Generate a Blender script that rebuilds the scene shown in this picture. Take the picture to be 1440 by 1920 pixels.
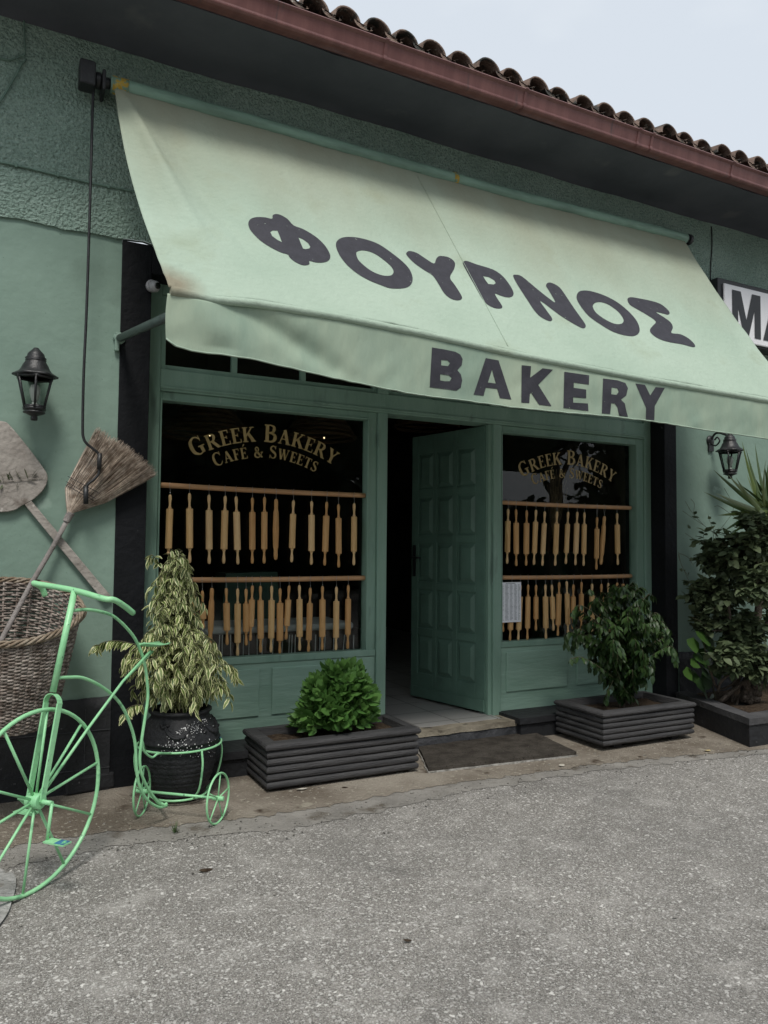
import bpy, bmesh, math, random
from mathutils import Vector, Matrix, noise
random.seed(7)
R = random.random
U = random.uniform
PI = math.pi
rad = math.radians
for o in list(bpy.data.objects): bpy.data.objects.remove(o)
scene = bpy.context.scene
COL = scene.collection

# ---------------------------------------------------------------- camera
CAM = Vector((0, -4.7, 1.15)); FPX = 1420.0
YAW, PIT, ROL = rad(27.102), rad(2.754), rad(0.513)
_f = Vector((math.sin(YAW)*math.cos(PIT), math.cos(YAW)*math.cos(PIT), math.sin(PIT)))
_r = Vector((math.cos(YAW), -math.sin(YAW), 0)); _u = _r.cross(_f)
AR = _r*math.cos(ROL)+_u*math.sin(ROL); AU = -_r*math.sin(ROL)+_u*math.cos(ROL); AF = _f
cam = bpy.data.cameras.new('camera'); camo = bpy.data.objects.new('camera', cam); COL.objects.link(camo)
camo.matrix_world = Matrix(((AR.x, AU.x, -AF.x, CAM.x), (AR.y, AU.y, -AF.y, CAM.y), (AR.z, AU.z, -AF.z, CAM.z), (0, 0, 0, 1)))
cam.sensor_fit = 'VERTICAL'; cam.sensor_height = 36; cam.lens = 36*FPX/1920
cam.clip_end = 2000; cam.clip_start = .05
scene.camera = camo

def ray(px, py): return AF*FPX+AR*(px-720)-AU*(py-960)
def atY(px, py, Y=0.0):
    d = ray(px, py); return CAM+d*((Y-CAM.y)/d.y)
def atX(px, py, X):
    d = ray(px, py); return CAM+d*((X-CAM.x)/d.x)
def atZ(px, py, Z):
    d = ray(px, py); return CAM+d*((Z-CAM.z)/d.z)
def atP(px, py, p0, n):
    d = ray(px, py); return CAM+d*((p0-CAM).dot(n)/d.dot(n))
def proj(P):
    d = P-CAM; w = d.dot(AF); return 720+FPX*d.dot(AR)/w, 960-FPX*d.dot(AU)/w

# ---------------------------------------------------------------- world, sun, exposure
SUN_EL, SUN_AZ = rad(58), rad(200)
w = bpy.data.worlds.new('World'); scene.world = w; w.use_nodes = True
nt = w.node_tree; nt.nodes.clear()
N = nt.nodes.new; L = nt.links.new
out = N('ShaderNodeOutputWorld'); bg = N('ShaderNodeBackground'); L(bg.outputs[0], out.inputs[0])
bg.inputs[1].default_value = .1
sky = N('ShaderNodeTexSky'); sky.sky_type = 'NISHITA'; sky.sun_disc = False
sky.sun_elevation = SUN_EL; sky.sun_rotation = SUN_AZ; sky.air_density = 1.0; sky.dust_density = 3.0; sky.ozone_density = 1.0
tc = N('ShaderNodeTexCoord'); nz = N('ShaderNodeTexNoise'); nz.inputs['Scale'].default_value = 2.2; nz.inputs['Detail'].default_value = 5; nz.inputs['Roughness'].default_value = .45
mp = N('ShaderNodeMapping'); mp.inputs['Scale'].default_value = (1, 1, 2.4); L(tc.outputs['Generated'], mp.inputs[0]); L(mp.outputs[0], nz.inputs['Vector'])
cr = N('ShaderNodeValToRGB'); L(nz.outputs['Fac'], cr.inputs[0])
cr.color_ramp.elements[0].position = .40; cr.color_ramp.elements[0].color = (.66, .715, .775, 1)
cr.color_ramp.elements[1].position = .62; cr.color_ramp.elements[1].color = (.83, .87, .895, 1)
sc_ = N('ShaderNodeVectorMath'); sc_.operation = 'SCALE'; sc_.inputs['Scale'].default_value = 6.9; L(cr.outputs[0], sc_.inputs[0])
mx = N('ShaderNodeMixRGB'); mx.inputs[0].default_value = .9; L(sky.outputs[0], mx.inputs[1]); L(sc_.outputs[0], mx.inputs[2]); L(mx.outputs[0], bg.inputs[0])
sun = bpy.data.lights.new('sun', 'SUN'); sun.energy = 1.5; sun.angle = rad(16); sun.color = (1, .96, .9)
so = bpy.data.objects.new('sun', sun); COL.objects.link(so)
sd = Vector((math.sin(SUN_AZ)*math.cos(SUN_EL), math.cos(SUN_AZ)*math.cos(SUN_EL), math.sin(SUN_EL)))
so.rotation_euler = sd.to_track_quat('Z', 'Y').to_euler()
vs = scene.view_settings; vs.view_transform = 'Standard'; vs.look = 'None'; vs.gamma = 1; vs.exposure = 0.72; vs.use_curve_mapping = False
scene.render.engine = 'CYCLES'
scene.cycles.transparent_max_bounces = 16; scene.cycles.max_bounces = 6

# ---------------------------------------------------------------- materials
def mat(name, c, rough=.65, var=.15, vs=4.0, bump=0.0, bs=40.0, spec=.4, metal=0.0, c2=None, spots=None, hue=None, detail=6, grain=None, island=0):
    """c base colour; c2 second colour mixed by large noise; spots=(colour, scale, threshold); grain=(x,y,z) stretch"""
    m = bpy.data.materials.new(name); m.use_nodes = True
    n = m.node_tree; n.nodes.clear(); A = n.nodes.new; K = n.links.new
    o = A('ShaderNodeOutputMaterial'); b = A('ShaderNodeBsdfPrincipled'); K(b.outputs[0], o.inputs[0])
    b.inputs['Roughness'].default_value = rough; b.inputs['Metallic'].default_value = metal; b.inputs['Specular IOR Level'].default_value = spec
    t = A('ShaderNodeNewGeometry'); mp = A('ShaderNodeMapping'); K(t.outputs['Position'], mp.inputs[0])
    if grain: mp.inputs['Scale'].default_value = grain
    nz = A('ShaderNodeTexNoise'); nz.inputs['Scale'].default_value = vs; nz.inputs['Detail'].default_value = detail; nz.inputs['Roughness'].default_value = .6; K(mp.outputs[0], nz.inputs['Vector'])
    r = A('ShaderNodeValToRGB'); K(nz.outputs['Fac'], r.inputs[0])
    if c2 is None:
        a = tuple(x*(1-var) for x in c); d = tuple(min(1, x*(1+var)) for x in c)
    else: a, d = c, c2
    r.color_ramp.elements[0].position = .36; r.color_ramp.elements[1].position = .64
    r.color_ramp.elements[0].color = (*a, 1); r.color_ramp.elements[1].color = (*d, 1)
    col = r.outputs[0]
    for sp in (spots or []):
        z = A('ShaderNodeTexNoise'); z.inputs['Scale'].default_value = sp[1]; z.inputs['Detail'].default_value = 4; K(mp.outputs[0], z.inputs['Vector'])
        q = A('ShaderNodeValToRGB'); q.color_ramp.elements[0].position = sp[2]; q.color_ramp.elements[1].position = min(1, sp[2]+sp[3] if len(sp) > 3 else sp[2]+.03); K(z.outputs['Fac'], q.inputs[0])
        x = A('ShaderNodeMixRGB'); K(q.outputs[0], x.inputs[0]); K(col, x.inputs[1]); x.inputs[2].default_value = (*sp[0], 1); col = x.outputs[0]
    if island:
        gi = A('ShaderNodeNewGeometry'); mr = A('ShaderNodeMapRange'); K(gi.outputs['Random Per Island'], mr.inputs[0]); mr.inputs[3].default_value = 1-island; mr.inputs[4].default_value = 1+island
        vm = A('ShaderNodeVectorMath'); vm.operation = 'SCALE'; K(col, vm.inputs[0]); K(mr.outputs[0], vm.inputs['Scale']); col = vm.outputs[0]
    K(col, b.inputs['Base Color'])
    if bump:
        z = A('ShaderNodeTexNoise'); z.inputs['Scale'].default_value = bs; z.inputs['Detail'].default_value = 5; K(mp.outputs[0], z.inputs['Vector'])
        p = A('ShaderNodeBump'); p.inputs['Strength'].default_value = min(1, bump); p.inputs['Distance'].default_value = .02 if bump <= 1 else .02*bump; K(z.outputs['Fac'], p.inputs['Height']); K(p.outputs[0], b.inputs['Normal'])
    m['bsdf'] = b.name
    return m

M = {}
M['wall'] = mat('green_wall_paint', (.185, .272, .222), .75, .10, 1.3, .25, 14, .25, c2=(.232, .33, .274), spots=[((.16, .232, .188), 2.1, .58, .16), ((.27, .37, .31), 4.2, .68, .05), ((.12, .2, .155), 55, .72, .03)])
M['stucco'] = mat('rough_green_stucco', (.29, .41, .345), .85, .1, 3, 2.2, 58, .2, c2=(.37, .495, .425), spots=[((.21, .30, .25), 75, .48, .2), ((.43, .56, .49), 55, .58, .16)])  # shade in the stucco pits is put into the colour as dark spots
M['frame'] = mat('green_wood_paint', (.195, .32, .25), .5, .1, 6, .15, 60, .4, c2=(.245, .38, .305), spots=[((.11, .17, .14), 7, .62, .12), ((.30, .40, .35), 34, .71, .02)], grain=(1, 1, .25))
M['panel'] = mat('green_brushed_paint', (.235, .375, .295), .5, .1, 9, .25, 50, .4, c2=(.295, .445, .36), grain=(.18, 1, 1))  # paler than the frame paint: light on the low panels put into the colour
M['door'] = mat('dark_green_door_paint', (.115, .205, .16), .45, .1, 5, .1, 60, .4)
M['black'] = mat('black_wall_paint', (.007, .008, .010), .7, .3, 3, .3, 30, .2, spots=[((.06, .065, .07), 14, .72, .04)])
M['plinth'] = mat('black_stone_paint', (.012, .013, .015), .65, .3, 2, .5, 22, .35, c2=(.026, .027, .03), spots=[((.09, .09, .095), 35, .70, .03)])
M['soffit'] = mat('dark_grey_soffit', (.07, .075, .088), .9, .15, 1.5, .3, 9, .1, c2=(.095, .10, .115), spots=[((.14, .14, .145), 2.4, .66, .14)])
M['gutter'] = mat('maroon_gutter_metal', (.135, .054, .050), .45, .15, 3, .05, 10, .5, c2=(.185, .080, .072), grain=(6, 1, 1), spots=[((.06, .045, .045), 2.5, .62, .1)])
M['tile'] = mat('weathered_roof_tile', (.115, .080, .064), .9, .3, 8, .7, 60, .2, c2=(.205, .15, .122), spots=[((.05, .05, .045), 11, .52, .1), ((.32, .31, .27), 26, .64, .05)])
M['tilein'] = M['tile']
M['fabric'] = mat('faded_green_canvas', (.345, .44, .355), .85, .08, 1.3, .35, 30, .15, c2=(.40, .495, .405), spots=[((.31, .375, .28), 2.6, .58, .2)])
M['letter'] = mat('black_awning_paint', (.04, .04, .05), .7, .12, 20, .1, 80, .3, spots=[((.22, .27, .22), 42, .72, .01)])
M['tube'] = mat('green_roller_cloth', (.18, .29, .225), .5, .2, 5, .3, 16, .5, grain=(.6, 3, 3))
M['yellow'] = mat('worn_yellow_tape', (.45, .30, .04), .6, .3, 40, .1, 60, spots=[((.16, .25, .18), 40, .5, .05)])
M['iron'] = mat('black_cast_iron', (.016, .017, .019), .45, .25, 30, .15, 90, .5)
M['armpaint'] = mat('dark_green_metal_arm', (.045, .065, .06), .5, .2, 10, .05, 60, .5)
M['peel'] = mat('grey_weathered_wood', (.27, .245, .22), .85, .2, 5, .5, 30, .2, c2=(.40, .37, .335), grain=(1.2, 1, 1.2), spots=[((.16, .135, .115), 7, .62, .1), ((.5, .47, .43), 18, .67, .05)])
M['handlewood'] = mat('old_grey_broomstick', (.21, .19, .18), .85, .2, 12, .5, 50, .2, c2=(.31, .285, .27))
M['bristle'] = mat('dry_straw_bristle', (.26, .20, .155), .9, .3, 30, 0, 50, .15, c2=(.58, .50, .42), island=.5)
M['twine'] = mat('dark_twine', (.03, .03, .035), .9, .2, 30)
M['wicker'] = mat('weathered_wicker', (.13, .10, .082), .85, .3, 22, .3, 90, .2, c2=(.36, .315, .28), island=.4)
M['wickerlight'] = mat('wicker_rim_willow', (.17, .125, .085), .85, .3, 22, .3, 90, .2, c2=(.33, .28, .22), island=.3)
M['trike'] = mat('mint_green_enamel', (.26, .60, .31), .38, .07, 9, .12, 40, .5, c2=(.33, .69, .37), spots=[((.10, .22, .13), 45, .70, .02), ((.17, .42, .22), 11, .62, .08)])
M['bluepaint'] = mat('blue_paint_patch', (.05, .16, .3), .5, .3, 30, spots=[((.21, .6, .25), 60, .55, .02)])
M['pot'] = mat('black_painted_clay', (.017, .018, .02), .6, .3, 12, .4, 60, .35)
M['white'] = mat('white_paint_speck', (.7, .7, .7), .6, .1, 30)
M['log'] = mat('charcoal_stained_log', (.03, .03, .032), .7, .3, 9, .5, 60, .35, c2=(.062, .061, .062), grain=(.25, .6, 3))
M['soil'] = mat('dark_potting_soil', (.035, .025, .018), .95, .4, 40, 1, 60, .1, c2=(.075, .055, .038))
M['bark'] = mat('grey_bark', (.085, .07, .055), .9, .3, 25, .8, 70, .15, c2=(.16, .13, .105))
M['wood'] = mat('warm_rail_wood', (.50, .28, .14), .5, .12, 12, .1, 60, .35, c2=(.60, .355, .19), grain=(.3, 1, 1))
for i, c in enumerate([((.64, .40, .17), (.73, .49, .23)), ((.58, .33, .13), (.67, .41, .18)), ((.70, .47, .23), (.77, .54, .28)), ((.53, .28, .105), (.62, .365, .15))]):
    M['pin%d' % i] = mat('turned_beech_wood_%s' % 'abcd'[i], c[0], .5, .1, 9, .06, 60, .35, c2=c[1], grain=(6, 6, .6), spots=[((c[0][0]*.72, c[0][1]*.66, c[0][2]*.6), 3.5, .66, .04)])
M['wire'] = mat('thin_steel_wire', (.4, .4, .4), .35, .1, 30, metal=.8)
M['steel'] = mat('brushed_steel_rail', (.5, .51, .53), .4, .1, 8)
M['gold'] = mat('gold_leaf_lettering', (.34, .25, .10), .5, .15, 18, .05, 40, .4, c2=(.44, .33, .15))
M['paper'] = mat('white_paper', (.82, .84, .88), .8, .04, 8)
M['ink'] = mat('grey_print', (.24, .26, .3), .8, .1, 50)
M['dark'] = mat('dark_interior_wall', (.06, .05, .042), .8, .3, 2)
M['darkgreen'] = mat('green_cabinet_paint', (.05, .11, .085), .5, .1, 5)
M['signwhite'] = mat('white_sign_face', (.80, .80, .82), .4, .03, 3, spots=[((.5, .5, .5), 20, .74, .02)])
M['signblack'] = mat('black_sign_vinyl', (.02, .022, .025), .45, .1, 10)
M['camwhite'] = mat('white_plastic', (.35, .35, .36), .4, .05, 10)
M['lens'] = mat('black_glass_lens', (.005, .005, .006), .08, .1, 10, spec=.8)
M['bulbw'] = mat('frosted_bulb', (.75, .76, .72), .25, .05, 10)
M['cable'] = mat('green_painted_cable', (.13, .21, .17), .7, .2, 20)
M['cord'] = mat('black_rubber_cable', (.02, .022, .022), .6, .2, 20)
M['litter'] = mat('pale_litter', (.5, .47, .4), .8, .2, 30)
M['mat_'] = mat('dark_coir_mat', (.055, .048, .041), .95, .3, 9, 1, 160, .1, c2=(.105, .094, .08), spots=[((.04, .035, .03), 90, .6, .05), ((.3, .29, .27), 45, .75, .01)])
M['padside'] = mat('crumbled_pale_concrete', (.2, .19, .17), .95, .3, 18, 1, 50, .1, c2=(.42, .41, .38))
M['stone'] = mat('worn_stone_sill', (.19, .165, .125), .85, .25, 7, .5, 40, .25, c2=(.32, .285, .22), spots=[((.08, .07, .055), 9, .6, .08)])
M['stepface'] = mat('dark_grey_step_render', (.045, .047, .052), .85, .25, 7, .6, 35, .2, c2=(.075, .077, .083))
M['bedcap'] = mat('dark_grey_slab', (.05, .05, .053), .8, .2, 4, .5, 40, .2, c2=(.085, .084, .086), spots=[((.14, .13, .12), 12, .66, .06)])
M['glassy'] = None

def glass(name, tint=(1, 1, 1), rough=0.0, ior=1.5):
    m = bpy.data.materials.new(name); m.use_nodes = True
    n = m.node_tree; n.nodes.clear(); A = n.nodes.new; K = n.links.new
    o = A('ShaderNodeOutputMaterial'); x = A('ShaderNodeMixShader'); K(x.outputs[0], o.inputs[0])
    f = A('ShaderNodeFresnel'); f.inputs[0].default_value = ior; t = A('ShaderNodeBsdfTransparent'); t.inputs[0].default_value = (*tint, 1)
    g = A('ShaderNodeBsdfGlossy'); g.inputs['Roughness'].default_value = rough
    z = A('ShaderNodeTexNoise'); z.inputs['Scale'].default_value = 1.1; ge = A('ShaderNodeNewGeometry'); K(ge.outputs['Position'], z.inputs['Vector'])
    p = A('ShaderNodeBump'); p.inputs['Strength'].default_value = .04; p.inputs['Distance'].default_value = .05; K(z.outputs['Fac'], p.inputs['Height']); K(p.outputs[0], g.inputs['Normal'])
    bf = A('ShaderNodeMath'); bf.operation = 'SUBTRACT'; bf.inputs[0].default_value = 1; K(ge.outputs['Backfacing'], bf.inputs[1]); mu = A('ShaderNodeMath'); mu.operation = 'MULTIPLY'; K(f.outputs[0], mu.inputs[0]); K(bf.outputs[0], mu.inputs[1])
    K(mu.outputs[0], x.inputs[0]); K(t.outputs[0], x.inputs[1]); K(g.outputs[0], x.inputs[2])
    return m
M['glass'] = glass('window_glass', (.93, .96, .94), 0.0)
M['lampglass'] = glass('lantern_glass', (.75, .78, .76), .05)

def leafmat(name, ca, cb, edge=None, rough=.45, trans=.25, spec=.4):
    """attribute 'tint' (x random, y across-leaf 0 midrib..1 margin)"""
    m = bpy.data.materials.new(name); m.use_nodes = True
    n = m.node_tree; n.nodes.clear(); A = n.nodes.new; K = n.links.new
    o = A('ShaderNodeOutputMaterial'); b = A('ShaderNodeBsdfPrincipled'); b.inputs['Roughness'].default_value = rough; b.inputs['Specular IOR Level'].default_value = spec
    a = A('ShaderNodeUVMap'); s = A('ShaderNodeSeparateXYZ'); K(a.outputs[0], s.inputs[0])
    x = A('ShaderNodeMixRGB'); K(s.outputs[0], x.inputs[0]); x.inputs[1].default_value = (*ca, 1); x.inputs[2].default_value = (*cb, 1)
    col = x.outputs[0]
    if edge:
        q = A('ShaderNodeValToRGB'); q.color_ramp.elements[0].position = .50; q.color_ramp.elements[1].position = .68
        g = A('ShaderNodeNewGeometry'); z = A('ShaderNodeTexNoise'); z.inputs['Scale'].default_value = 90; K(g.outputs['Position'], z.inputs['Vector'])
        ad = A('ShaderNodeMath'); ad.operation = 'MULTIPLY_ADD'; K(z.outputs['Fac'], ad.inputs[0]); ad.inputs[1].default_value = .5; K(s.outputs[1], ad.inputs[2])
        sb = A('ShaderNodeMath'); sb.operation = 'SUBTRACT'; K(ad.outputs[0], sb.inputs[0]); sb.inputs[1].default_value = .25
        K(sb.outputs[0], q.inputs[0]); y = A('ShaderNodeMixRGB'); K(q.outputs[0], y.inputs[0]); K(col, y.inputs[1]); y.inputs[2].default_value = (*edge, 1); col = y.outputs[0]
    K(col, b.inputs['Base Color'])
    t = A('ShaderNodeBsdfTranslucent'); K(col, t.inputs[0]); mx = A('ShaderNodeMixShader'); mx.inputs[0].default_value = trans
    K(b.outputs[0], mx.inputs[1]); K(t.outputs[0], mx.inputs[2]); K(mx.outputs[0], o.inputs[0])
    return m
M['varieg'] = leafmat('variegated_leaf', (.05, .10, .025), (.18, .25, .06), edge=(.78, .78, .44), trans=.25)
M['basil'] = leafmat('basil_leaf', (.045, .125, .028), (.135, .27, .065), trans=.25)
M['ficus'] = leafmat('glossy_ficus_leaf', (.013, .034, .011), (.042, .08, .021), rough=.42, trans=.1, spec=.3)
M['shrub'] = leafmat('matt_shrub_leaf', (.045, .07, .034), (.12, .155, .075), rough=.6, trans=.2)
M['yucca'] = leafmat('yucca_blade', (.04, .075, .022), (.125, .175, .05), rough=.45, trans=.15)
M['vine'] = leafmat('broad_vine_leaf', (.03, .075, .02), (.07, .15, .03), rough=.5, trans=.3)
M['tree'] = leafmat('dark_tree_leaf', (.02, .035, .015), (.04, .06, .025), rough=.6, trans=.1)
M['olive'] = leafmat('dried_olive_leaf', (.07, .085, .045), (.10, .12, .06), rough=.6, trans=.1)
M['grass'] = leafmat('weed_leaf', (.05, .09, .03), (.09, .13, .05), rough=.6)
M['dryleaf'] = mat('dry_yellow_leaf', (.45, .36, .18), .8, .2, 30)
M['twig'] = mat('green_brown_twig', (.09, .085, .05), .8, .2, 30)
M['wheat'] = mat('dry_wheat', (.22, .16, .09), .9, .3, 40)

# ---------------------------------------------------------------- mesh builder
class MB:
    def __init__(s): s.v = []; s.f = []; s.uv = {}; s.sm = set(); s.mi = {}
    def add(s, vs, fs, smooth=False, mi=0):
        k = len(s.v); s.v += [Vector(q) for q in vs]
        for f in fs:
            if smooth: s.sm.add(len(s.f))
            if mi: s.mi[len(s.f)] = mi
            s.f.append([i+k for i in f])
        return k
    def box(s, x0, x1, y0, y1, z0, z1, mi=0):
        s.add([(x0, y0, z0), (x1, y0, z0), (x1, y1, z0), (x0, y1, z0), (x0, y0, z1), (x1, y0, z1), (x1, y1, z1), (x0, y1, z1)],
              [(3, 2, 1, 0), (4, 5, 6, 7), (0, 1, 5, 4), (1, 2, 6, 5), (2, 3, 7, 6), (3, 0, 4, 7)], mi=mi); return s
    def obox(s, c, ax, ay, az, mi=0):
        c = Vector(c); P = []
        for k in (-1, 1):
            for a, b in ((-1, -1), (1, -1), (1, 1), (-1, 1)): P.append(c+ax*a+ay*b+az*k)
        s.add(P, [(3, 2, 1, 0), (4, 5, 6, 7), (0, 1, 5, 4), (1, 2, 6, 5), (2, 3, 7, 6), (3, 0, 4, 7)], mi=mi); return s
    def prism(s, pts, dv, mi=0):
        """flat simple polygon extruded by dv (caps as ngons)"""
        n = len(pts); dv = Vector(dv); P = [Vector(p) for p in pts]
        s.add(P+[p+dv for p in P], [tuple(range(n))[::-1], tuple(range(n, 2*n))]+[(i, (i+1) % n, n+(i+1) % n, n+i) for i in range(n)], mi=mi); return s
    def tube(s, pts, r, n=8, closed=False, cap=True, smooth=True, flat=None):
        pts = [Vector(p) for p in pts]; m = len(pts)
        rr = r if isinstance(r, (list, tuple)) else [r]*m
        T = []
        for i in range(m):
            a = pts[(i-1) % m] if (closed or i > 0) else pts[i]; b = pts[(i+1) % m] if (closed or i < m-1) else pts[i]
            t = (b-a); T.append(t.normalized() if t.length > 1e-9 else Vector((0, 0, 1)))
        up = Vector((0, 0, 1)) if abs(T[0].z) < .9 else Vector((1, 0, 0))
        u = T[0].cross(up).normalized(); V = []
        for i in range(m):
            u = (u-T[i]*u.dot(T[i])); u = u.normalized() if u.length > 1e-6 else T[i].orthogonal().normalized(); v = T[i].cross(u)
            for k in range(n):
                a = 2*PI*k/n; V.append(pts[i]+u*math.cos(a)*rr[i]+v*math.sin(a)*rr[i]*(flat or 1))
        F = []
        for i in range(m if closed else m-1):
            for k in range(n):
                j = (i+1) % m; F.append((i*n+k, i*n+(k+1) % n, j*n+(k+1) % n, j*n+k))
        s.add(V, F, smooth)
        if cap and not closed:
            b = len(s.v)-len(V); s.f.append([b+k for k in range(n)][::-1]); s.f.append([b+(m-1)*n+k for k in range(n)])
        return s
    def lathe(s, prof, c, n=24, ax=None, smooth=True, wob=0):
        """prof list of (r, h) along axis ax (default z) from c"""
        c = Vector(c); ax = (ax or Vector((0, 0, 1))).normalized(); u = ax.orthogonal().normalized(); v = ax.cross(u)
        V = []
        for r, h in prof:
            for k in range(n):
                a = 2*PI*k/n; V.append(c+ax*h+(u*math.cos(a)+v*math.sin(a))*r)
        F = [(i*n+k, i*n+(k+1) % n, (i+1)*n+(k+1) % n, (i+1)*n+k) for i in range(len(prof)-1) for k in range(n)]
        s.add(V, F, smooth); b = len(s.v)-len(V)
        if prof[0][0] > 1e-5: s.f.append([b+k for k in range(n)][::-1])
        if prof[-1][0] > 1e-5: s.f.append([b+(len(prof)-1)*n+k for k in range(n)])
        return s
    def grid(s, fn, nu, nv, smooth=True, mi=0):
        V = [fn(i/nu, j/nv) for j in range(nv+1) for i in range(nu+1)]
        F = [(j*(nu+1)+i, j*(nu+1)+i+1, (j+1)*(nu+1)+i+1, (j+1)*(nu+1)+i) for j in range(nv) for i in range(nu)]
        s.add(V, F, smooth, mi); return s
    def leaf(s, p, d, side, ln, wd, bend=.3, fold=.25, rnd=None, shape=(.75, 1, .55)):
        """curved leaf: p base, d direction, side across direction"""
        rnd = R() if rnd is None else rnd
        d = d.normalized(); side = (side-d*side.dot(d)); side = side.normalized() if side.length > 1e-4 else d.orthogonal().normalized(); nn = side.cross(d)
        k = len(s.v); V = [p]; uv = [0]
        for t, w_ in zip((.22, .52, .8), shape):
            c = p+d*ln*t-nn*bend*ln*t*t
            hw = wd*.5*w_
            V += [c+side*hw+nn*fold*hw, c, c-side*hw+nn*fold*hw]; uv += [1, 0, 1]
        V.append(p+d*ln*.98-nn*bend*ln); uv.append(.8)
        F = [(0, 2, 1), (0, 3, 2), (1, 2, 5, 4), (2, 3, 6, 5), (4, 5, 8, 7), (5, 6, 9, 8), (7, 8, 10), (8, 9, 10)]
        for f in F:
            s.sm.add(len(s.f)); s.uv[len(s.f)] = [(rnd, uv[i]) for i in f]; s.f.append([i+k for i in f])
        s.v += V
    def blade(s, p, d, side, ln, wd, bend=.2, rnd=None, n=6, fold=.3):
        rnd = R() if rnd is None else rnd
        d = d.normalized(); side = (side-d*side.dot(d)).normalized(); nn = side.cross(d); k = len(s.v)
        for i in range(n+1):
            t = i/n; c = p+d*ln*t-nn*bend*ln*t*t; hw = wd*.5*(1-t**2.2)*(.55+.45*min(1, t*5))+.0008
            s.v += [c+side*hw+nn*hw*fold, c, c-side*hw+nn*hw*fold]
        for i in range(n):
            for j in (0, 1):
                a = k+i*3+j; s.sm.add(len(s.f)); s.uv[len(s.f)] = [(rnd, 0)]*4; s.f.append([a, a+1, a+4, a+3])
    def build(s, name, m, parent=None, loc=None, bevel=0, seg=2):
        me = bpy.data.meshes.new(name)
        org = Vector(loc) if loc is not None else Vector((0, 0, 0))
        if parent is not None:
            q = parent; org = Vector((0, 0, 0))
            while q is not None: org = org+Vector(q['org']) if False else org+q.location; q = q.parent
            if loc is not None: pass
        me.from_pydata([tuple(v-org) for v in s.v], [], s.f)
        ms = m if isinstance(m, (list, tuple)) else [m]
        for x in ms: me.materials.append(x)
        for i, k in s.mi.items(): me.polygons[i].material_index = k
        if s.sm:
            if len(s.sm) == len(s.f): me.shade_smooth()
            else:
                for i in s.sm: me.polygons[i].use_smooth = True
        if s.uv:
            ul = me.uv_layers.new(name='UVMap')
            for i, uvs in s.uv.items():
                for li, q in zip(me.polygons[i].loop_indices, uvs): ul.data[li].uv = q
        me.update()
        o = bpy.data.objects.new(name, me); COL.objects.link(o)
        if parent is not None: o.parent = parent
        else: o.location = org
        if bevel:
            b = o.modifiers.new('bevel', 'BEVEL'); b.width = bevel; b.segments = seg; b.limit_method = 'ANGLE'; b.angle_limit = rad(40)
        return o

def tag(o, label=None, cat=None, group=None, kind=None):
    if label: o['label'] = label
    if cat: o['category'] = cat
    if group: o['group'] = group
    if kind: o['kind'] = kind
    return o
def thing(name, label, cat, loc=(0, 0, 0), group=None):
    o = bpy.data.objects.new(name, None); COL.objects.link(o); o.location = loc; o.empty_display_size = .1
    return tag(o, label, cat, group)
def struct(o, label): return tag(o, label, None, None, 'structure')
def smoothpts(P, k=6, closed=False):
    P = [Vector(p) for p in P]; n = len(P); out = []
    for i in range(n if closed else n-1):
        a = P[(i-1) % n] if (closed or i > 0) else P[0]*2-P[1]; b = P[i]; c = P[(i+1) % n]; d = P[(i+2) % n] if (closed or i < n-2) else P[-1]*2-P[-2]
        for j in range(k):
            t = j/k; out.append(.5*((2*b)+(c-a)*t+(2*a-5*b+4*c-d)*t*t+(3*b-a-3*c+d)*t**3))
    if not closed: out.append(P[-1])
    return out
def interp(T, x):
    if x <= T[0][0]: return T[0][1]+(x-T[0][0])*(T[1][1]-T[0][1])/(T[1][0]-T[0][0])
    for a, b in zip(T, T[1:]):
        if x <= b[0]: return a[1]+(x-a[0])*(b[1]-a[1])/(b[0]-a[0])
    a, b = T[-2], T[-1]; return b[1]+(x-b[0])*(b[1]-a[1])/(b[0]-a[0])

G0 = -.22      # ground level at the shop front
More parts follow.
